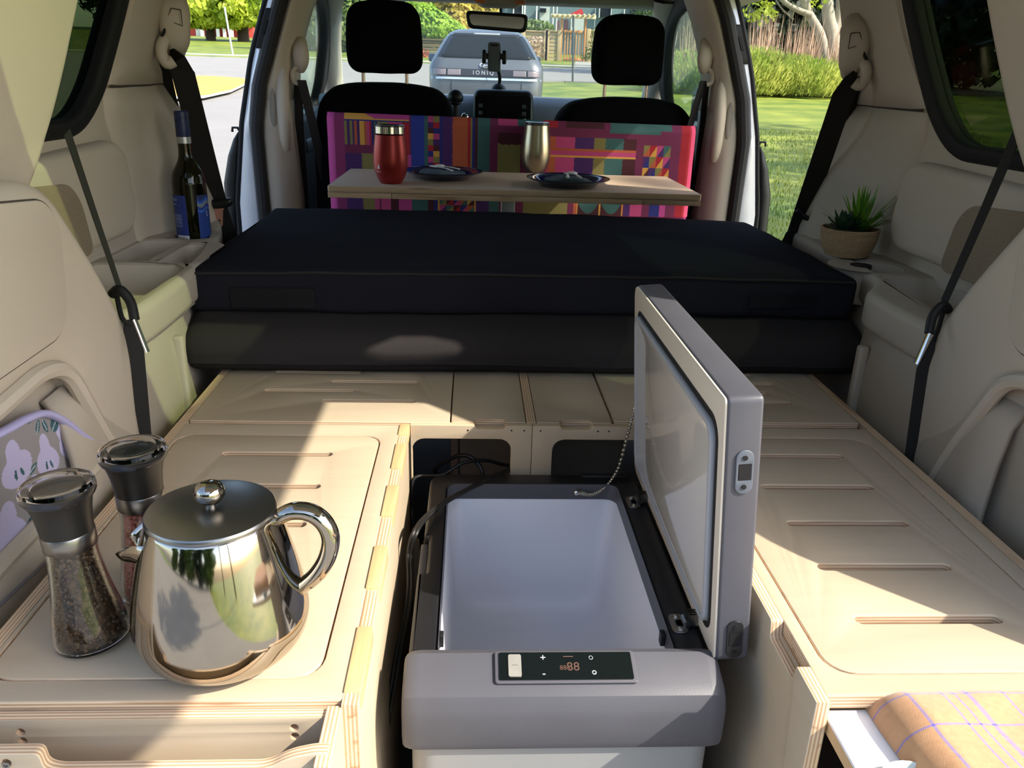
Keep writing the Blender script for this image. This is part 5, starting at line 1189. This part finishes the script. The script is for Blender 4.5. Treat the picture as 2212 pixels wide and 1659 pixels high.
for x0, x1 in ((1294, 1297), (1319, 1322), (1108, 1111), (1127, 1130)): ho('window_trim', x0, x1, 8, 38, w_wht, .5, .4)
a, b, c = Yp(1230, 31, YF+6), Yp(1262, 31, YF+6), Yp(1256, 18, YF+6)
MB().add([a, b, c, a+Vector((0, 2, 0)), b+Vector((0, 2, 0)), c+Vector((0, 2, 0))], [(0, 1, 2), (5, 4, 3), (0, 3, 4, 1), (1, 4, 5, 2), (2, 5, 3, 0)]).build('red_canopy', mat('red_roof', (190, 50, 52), .7), hs_)
tree('lime_bush', Yp(960, 118, YF+3), 'rounded lime-green bush over the dark fence left of the grey car', 'bush', [(Yp(930, 62, YF+1), (1.5, 1.2, 1.1)), (Yp(905, 50, YF+1), (1.4, 1.2, 1.3)), (Yp(955, 66, YF+1), (1.0, 1.0, .8)), (Yp(975, 70, YF+1), (.9, .9, .7))], lf_lime, .17, 900, None, seed=21)
tree('garden_tree', Yp(985, 100, YF+8), 'golden-leaved tree behind the lime-green bush', 'tree', [(Yp(985, 34, YF+6), (1.2, 1.2, 1.5)), (Yp(990, 60, YF+5), (.9, .9, .8)), (Yp(965, 12, YF+7), (2.0, 1.4, 1.2)), (Yp(1035, 10, YF+7), (1.4, 1.4, 1.4))], lf_gold, .18, 420, [([Yp(988, 110, YF+7), Yp(988, 20, YF+7)], .10, .06)], seed=22)
tree('garden_tree', Yp(760, 110, YF+6), 'green tree at the left end of the windscreen', 'tree', [(Yp(738, 20, YF+4), (2.2, 2, 2.4)), (Yp(700, 60, YF+4), (2.2, 2, 2.0)), (Yp(735, 76, YF+3), (1.4, 1.4, 1.0)), (Yp(690, -10, YF+4), (2.6, 2, 2))], lf_mid, .20, 420, [([Yp(727, 118, YF+4), Yp(728, 30, YF+4)], .22, .15)], seed=23)
for x, lab in ((906, 'pale utility pole left of the two above the lime-green bush'), (947, 'pale utility pole right of the two above the lime-green bush')):
    p = Yp(x, 100, YF+10); tag(MB().tube([p, Yp(x-2, -40, YF+10)], .12, 8).build('utility_pole', mat('pole_%d' % x, (196, 188, 180), .8)), lab, 'pole')
tree('rose_bush', Yp(1158, 134, YF-1), 'pale pink rose bush in front of the timber fence', 'bush', [(Yp(1152, 92, YF-.6), (.42, .3, .4)), (Yp(1164, 112, YF-.6), (.4, .3, .35)), (Yp(1150, 112, YF-.6), (.4, .3, .4)), (Yp(1166, 88, YF-.6), (.3, .3, .25))], leafy('rose_petals', (150, 130, 90), (232, 196, 186), .3, 3), .08, 700, None, seed=24)
tree('garden_shrub', Yp(1278, 132, YF-1), 'dark shrub beside the gate right of the orange boards', 'bush', [(Yp(1274, 108, YF-.8), (.28, .3, .5)), (Yp(1268, 122, YF-.8), (.4, .3, .25)), (Yp(1286, 84, YF-.8), (.35, .3, .6))], lf_mid, .07, 900, None, seed=25)
tree('flower_bush', Yp(918, 128, YF-2), 'small red-flowered bush by the dark fence', 'bush', [(Yp(916, 118, YF-1.5), (.35, .3, .35))], leafy('red_flowers', (120, 40, 30), (206, 84, 60), .2, 4), .07, 900, None, seed=26)
tree('conifer', Yp(1185, 70, YF+8), 'low green shrubs in front of the porch', 'bush', [(Yp(1165, 58, YF+6), (1.0, .8, .4)), (Yp(1140, 58, YF+6), (.8, .8, .5))], lf_mid, .14, 500, None, seed=27)
for i, (px, py, r_, lab) in enumerate(((1415, 22, 1.5, 'olive-green tree above the right headrest'), (1325, 92, .7, 'olive shrub at the right end of the timber fence'), (1470, 60, 2.2, 'olive tree seen past the right front pillar'))):
    tree('garden_tree', Yp(px, 125, YF+3), lab, 'tree', [(Yp(px, py, YF+2), (r_, r_*.7, r_*.8)), (Yp(px+20, py+20, YF+2), (r_*.6, r_*.5, r_*.5))], lf_mid, .13, 520, [([Yp(px, 128, YF+3), Yp(px, py, YF+3)], .10, .06)], seed=30+i)
# tall trees far behind, closing off the horizon
for i, X in enumerate(range(-70, 60, 10)):
    if 4 < X < 16: continue
    y = 112+6*(i % 3); rs = random.Random(50+i)
    tree('tall_tree', (X, y, gz(y)), 'tall tree in the wall of woodland far behind the houses', 'tree', [((X+rs.uniform(-2, 2), y, gz(y)+5+3*j), (6.5, 4, 4.2)) for j in range(3)], (lf_mid, lf_dark, lf_mid)[i % 3], .62, 60, [([(X, y, gz(y)), (X, y, gz(y)+8)], .35, .2)], seed=60+i, group='far wood beyond the houses')
b = Gp(1237, 176); sp = thing('street_sign', b, 'thin signpost on the verge in front of the timber gate', 'sign')
MB().tube([b, Yp(1239, 34, b.y)], .032, 8).build('pole', mat('sign_post', (88, 92, 92), .5, metal=.5), sp)
MB().box(Yp(1236, 40, b.y).x, Yp(1242, 40, b.y).x, b.y-.01, b.y+.01, Yp(1239, 58, b.y).z, Yp(1239, 36, b.y).z).build('sign_plate', mat('sign_grey', (150, 152, 150), .5), sp)

# ------------------------------------------------------------------ grey car parked ahead
cY = 10*1.89/((Yp(1176, 160, 10)-Yp(926, 160, 10)).x); cX = (Yp(1176, 160, cY).x+Yp(926, 160, cY).x)/2; cz = gz(cY)
ztop = Yp(1045, 60, cY+.9).z; HH = ztop-cz
cr = thing('parked_car', (cX, cY+2.2, cz), 'grey electric hatchback parked ahead, seen through the windscreen', 'car')
zz = lambda k: cz+HH*k
lev = [(.10, .86, .12, 4.3), (.16, .90, .03, 4.4), (.30, .935, -.02, 4.45), (.45, .945, -.01, 4.45), (.545, .945, .02, 4.4), (.60, .94, .05, 4.3), (.66, .90, .12, 3.9), (.70, .865, .17, 3.3), (.76, .815, .30, 3.0), (.84, .745, .48, 2.75), (.90, .685, .62, 2.5), (.945, .62, .74, 2.3), (.98, .52, .95, 2.0), (1.0, .30, 1.25, 1.7)]
def cl_(k, i): return lerp_tab([(l[0], l[i]) for l in lev], k)
rows = []
for k, hw, y0, y1 in lev:
    rows.append([(cX+a, cY+b, zz(k)) for a, b in rrect(-hw, hw, y0, y1, .22 if k > .2 else .15, 6)])
mb = MB().grid(rows, True); n_ = len(rows[0]); mb.f.append(tuple(range(len(mb.v)-n_, len(mb.v)))); mb.build('body', car_paint, cr, 50)
def rear(u, k, off=0): # u in -1..1 across the tail
    hw, y0 = cl_(k, 1), cl_(k, 2); e = max(0, abs(u)-.78)/.22; return (cX+u*hw*.985, cY+y0-off+.16*e*e, zz(k))
def patch(nm, u0, u1, k0, k1, m, off, par=cr, n=14, taper=0):
    rows = [[rear((u0+(u1-u0)*i/n)*(1-taper*(j/8)), k0+(k1-k0)*j/8, off) for i in range(n+1)] for j in range(9)]
    o = MB().grid(rows).build(nm, m, par, 50); md = o.modifiers.new('thickness', 'SOLIDIFY'); md.thickness = .015; md.offset = 0; return o
rg = patch('rear_window', -.93, .93, .685, .915, dark_glass, .012)
patch('window_header', -.86, .86, .905, .93, black_p, .02)
sp2 = patch('spoiler_light', -.35, .35, .925, .937, mat('dim_light', (150, 154, 156), .3), .03)
patch('light_bar', -.955, .955, .505, .575, mat('bar_dark', (44, 42, 46), .2), .012)
lens = mat('tail_lens', (132, 120, 122), .2, metal=.3)
for u0, u1 in ((-.93, -.72), (-.69, -.46), (.46, .69), (.72, .93)): patch('tail_light', u0, u1, .512, .568, lens, .022)
patch('chrome_strip', -.965, .965, .470, .492, mat('strip_silver', (196, 204, 216), .25, metal=.5), .02)
patch('lower_bumper', -.90, .90, .10, .22, black_p, .02)
patch('panel_gap', -.003, .003, .46, .53, rubber, .026, n=2); patch('panel_gap', -.62, -.615, .22, .465, rubber, .006, n=2); patch('panel_gap', .615, .62, .22, .465, rubber, .006, n=2)
tx = lambda x, y, w: (lambda p: (cX+x, p[1]-w, p[2]))(rear(x/.94, .540+y/HH, .022))
text('lettering', 'IONIQ 5', .085, mat('letter_grey', (176, 178, 182), .4), cr, tx, .006, 'CENTER', 1.55)
ring = [rear(.125*cos(2*pi*k/28)*1.0, .615+.028*sin(2*pi*k/28), .02) for k in range(29)]
MB().tube(ring, .010, 6).build('emblem_ring', chrome, cr)
for q in (-.055, .055): MB().tube([rear(q-.012, .596, .02), rear(q+.012, .634, .02)], .011, 6).build('emblem_stroke', chrome, cr)
MB().tube([rear(-.055, .610, .02), rear(.055, .620, .02)], .009, 6).build('emblem_stroke', chrome, cr)
for s in (-1, 1):
    MB().rbox(*sorted((cX+s*.92, cX+s*1.10)), cY+2.85, cY+3.0, zz(.66), zz(.76), .05, 3).build('door_mirror', car_paint, cr)
    plate('mirror_face', rrect(*sorted((cX+s*.935, cX+s*1.085)), zz(.67), zz(.75), .03), [], .004, mat('mirror_face_%d' % s, (60, 76, 92), .1), cr, 0, lambda u, v, w: (u, cY+2.846+w, v))
    for y in (.75, 3.6): MB().lathe([(.05, -.11), (.24, -.11), (.34, -.09), (.34, .09), (.24, .11), (.05, .11)], (cX+s*.82, cY+y, cz+.34), 28, (1, 0, 0)).build('wheel', rubber, cr)
    MB().rbox(*sorted((cX+s*.28, cX+s*.55)), cY+1.25, cY+1.35, zz(.66), zz(.80), .05, 3).build('head_restraint', mat('pale_seat_%d' % s, (150, 146, 132), .8), cr)

# ------------------------------------------------------------------ right: shrubs, dry grass and pale-barked trees at the edge of the lawn
YR = 25.0; tan_el = math.tan(SUN_EL)
def tuft(name, c, lab, w_, h_, m, n, seed):
    rs = random.Random(seed); t = thing(name, (c.x, c.y, gz(c.y)), lab, 'bush'); mb = MB()
    for k in range(n):
        a = rs.random()*2*pi; r_ = sqrt(rs.random()); p = Vector((c.x+w_*r_*cos(a), c.y+.75*w_*r_*sin(a), 0)); p.z = gz(p.y)
        hh = h_*sqrt(max(.05, 1-.75*r_*r_)); b = p+Vector((0, 0, rs.uniform(.0, .85)*hh)); L = rs.uniform(.10, .30); d = Vector((cos(a)*rs.uniform(0, .9), sin(a)*rs.uniform(0, .9)-.2, rs.uniform(.3, 1.2))).normalized()
        e = d.cross(Vector((rs.uniform(-1, 1), rs.uniform(-1, 1), .2))).normalized()*rs.uniform(.010, .024); i = len(mb.v)
        mb.v += [b-e*.5, b+d*L*.5-e, b+d*L, b+d*L*.5+e]; mb.f.append((i, i+1, i+2, i+3))
    o = mb.build('foliage', m, t, 0, fix=False); o['kind'] = 'stuff'
    st = MB()
    for k in range(6): st.tube([Vector((c.x+rs.uniform(-.2, .2), c.y+rs.uniform(-.2, .2), gz(c.y))), Vector((c.x+rs.uniform(-.7, .7)*w_, c.y+rs.uniform(-.3, .3), gz(c.y)+h_*.8))], .012, 5)
    st.build('stems', bark, t)['kind'] = 'stuff'
for i, (px, py, w_, h_, lab) in enumerate(((1650, 92, 1.15, 0, 'yellow-green shrub at the lawn edge next to the right door pillar'), (1708, 104, 1.1, 0, 'yellow-green shrub at the lawn edge, second from the door pillar'), (1765, 118, 1.15, 0, 'yellow-green shrub in front of the pale trunks'), (1826, 130, 1.2, 0, 'yellow-green shrub half hidden by the right seat belt pillar'), (1590, 90, 1.3, 0, 'yellow-green shrub seen past the right door seal'), (1510, 95, 1.6, 0, 'grey-green shrub seen through the right front window'))):
    c = Yp(px, py, YR+.7*(i % 2)); tuft('lawn_shrub', c, lab, w_, c.z-gz(c.y), lf_shrub, 3800, 40+i)
pink = mat('dry_plumes', (186, 156, 130), .9, var=.25, vs=2)
def reed(rs): 
    px = rs.choice((1625, 1640, 1655, 1690, 1715, 1730, 1745, 1790, 1815, 1835, 1480, 1510, 1540))+rs.uniform(-14, 14); c = Yp(px, 190, YR+.9+rs.random()); return (c.x, c.y)
tag(blades('dry_grass', reed, 1000, 2.1, .013, pink, .10, 5), 'tall pinkish dry grass behind the lawn shrubs on the right', 'grass')
def pxl(l, d=0): return [Yp(x, y, YR+2.5+d) for x, y in l]
t1 = tree('pale_tree', Yp(1780, 195, YR+2.5), 'pale-barked tree leaning left behind the dry grass', 'tree', [(Yp(1640, 22, YR+2), (.5, .4, .4)), (Yp(1665, 34, YR+2.2), (.25, .25, .2)), (Yp(1700, -70, YR+2), (1.6, 1.2, .6))], lf_bright, .10, 500, [(pxl([(1790, 195), (1776, 90), (1758, 48), (1742, 18), (1720, -60)]), .17, .11), (pxl([(1752, 32), (1720, 20), (1690, 0), (1660, -40)], -.1), .10, .06), (pxl([(1745, 26), (1746, 0), (1755, -50)], -.05), .10, .06), (pxl([(1714, 42), (1690, 20), (1676, 0)], .3), .03, .02)], birch, seed=70)
t2 = tree('pale_tree', Yp(1800, 190, YR+2.6), 'thick pale-barked tree standing next to the right seat belt', 'tree', [(Yp(1760, -80, YR+3), (1.4, 1.2, .7)), (Yp(1840, -60, YR+3), (1.4, 1.2, .7)), (Yp(1768, 6, YR+2), (.25, .2, .2))], lf_bright, .10, 420, [(pxl([(1800, 195), (1797, 80), (1790, 40), (1783, -50)], .1), .27, .16), (pxl([(1800, 70), (1812, 40), (1815, -40)], .2), .17, .10)], birch, seed=71)
for i, (x, y) in enumerate(((11.5, 34), (14.5, 34), (18, 32), (22, 28), (26, 23), (28, 17), (29, 10), (11, 40), (15, 40), (20, 36))):
    tree('dark_tree', (x, y, gz(y)), 'dark dense tree of the shaded thicket behind the pale trunks', 'tree', [((x, y, gz(y)+1.8+2.6*j), (2.6, 2.2, 2.0)) for j in range(3)], lf_dark, .26, 190, [([(x, y, gz(y)), (x, y, gz(y)+5)], .2, .1)], seed=80+i, group='shaded thicket right of the lawn')
# lawn trees standing beyond the right side of the van, out of the frame, that dapple the grass; the last two are added behind it to darken the road
SN = Vector((cos(SUN_AZ), sin(SUN_AZ), 0)); SD = Vector((sin(SUN_AZ), -cos(SUN_AZ), 0))
for i, (a, n_, lab, cl) in enumerate(((11, 5.9, 'lawn tree right of the van that shades the open side door', [(0, -1.5), (0, -.2), (1.0, .9), (-.9, 1.2), (.5, -2.1)]), (10, 9.6, 'lawn tree right of the van that dapples the grass, the middle one', [(-.6, -1.6), (.5, .2), (1.2, 2.2), (-1.6, 1.4)]), (12, 15.0, 'lawn tree right of the van that dapples the grass, the farthest one', [(-.5, -2.4), (.7, -.4), (-1.3, 1.6), (1.5, 3.0)]), (9, -4.4, 'added out-of-view tree behind the van to shade the road by the bumper', [(0, -1.6), (.4, 0), (-.6, 1.1), (1.0, -2.6)]), (11, -9.5, 'added out-of-view tree farther behind the van, to shade the road', [(0, -2.2), (.4, 0), (-.6, 2.1), (1.0, 3.2)]))):
    p = SD*a+SN*n_; h_ = .9+a*tan_el; b = (p.x, p.y, gz(p.y)); rs = random.Random(90+i)
    tree('unseen_tree', b, lab, 'tree', [(p+SD*u+SN*v+Vector((0, 0, h_+rs.uniform(-.4, .4))), (1.5, 1.5, 1.1) if i in (0, 3, 4) else (1.25, 1.25, .7)) for u, v in cl], lf_mid, .20, 330 if i in (0, 3, 4) else 190, [([b, (p.x, p.y, gz(p.y)+h_)], .16, .08)], seed=95+i)

# the far side of the street behind the van (what the polished steel mirrors)
for i, X in enumerate((-27, -19, -11, -4, 3)):
    y = -26-2.5*(i % 2); rs = random.Random(150+i)
    tree('street_tree', (X, y, gz(y)), 'leafy tree standing across the road behind the van, number %s from the lawn side' % ('five', 'four', 'three', 'two', 'one')[i], 'tree', [((X+rs.uniform(-1.5, 1.5), y, gz(y)+2.6+2.5*j), (4.2, 3, 2.6)) for j in range(4)], (lf_mid, lf_dark)[i % 2], .40, 110, [([(X, y, gz(y)), (X, y, gz(y)+6)], .3, .18)], seed=160+i)
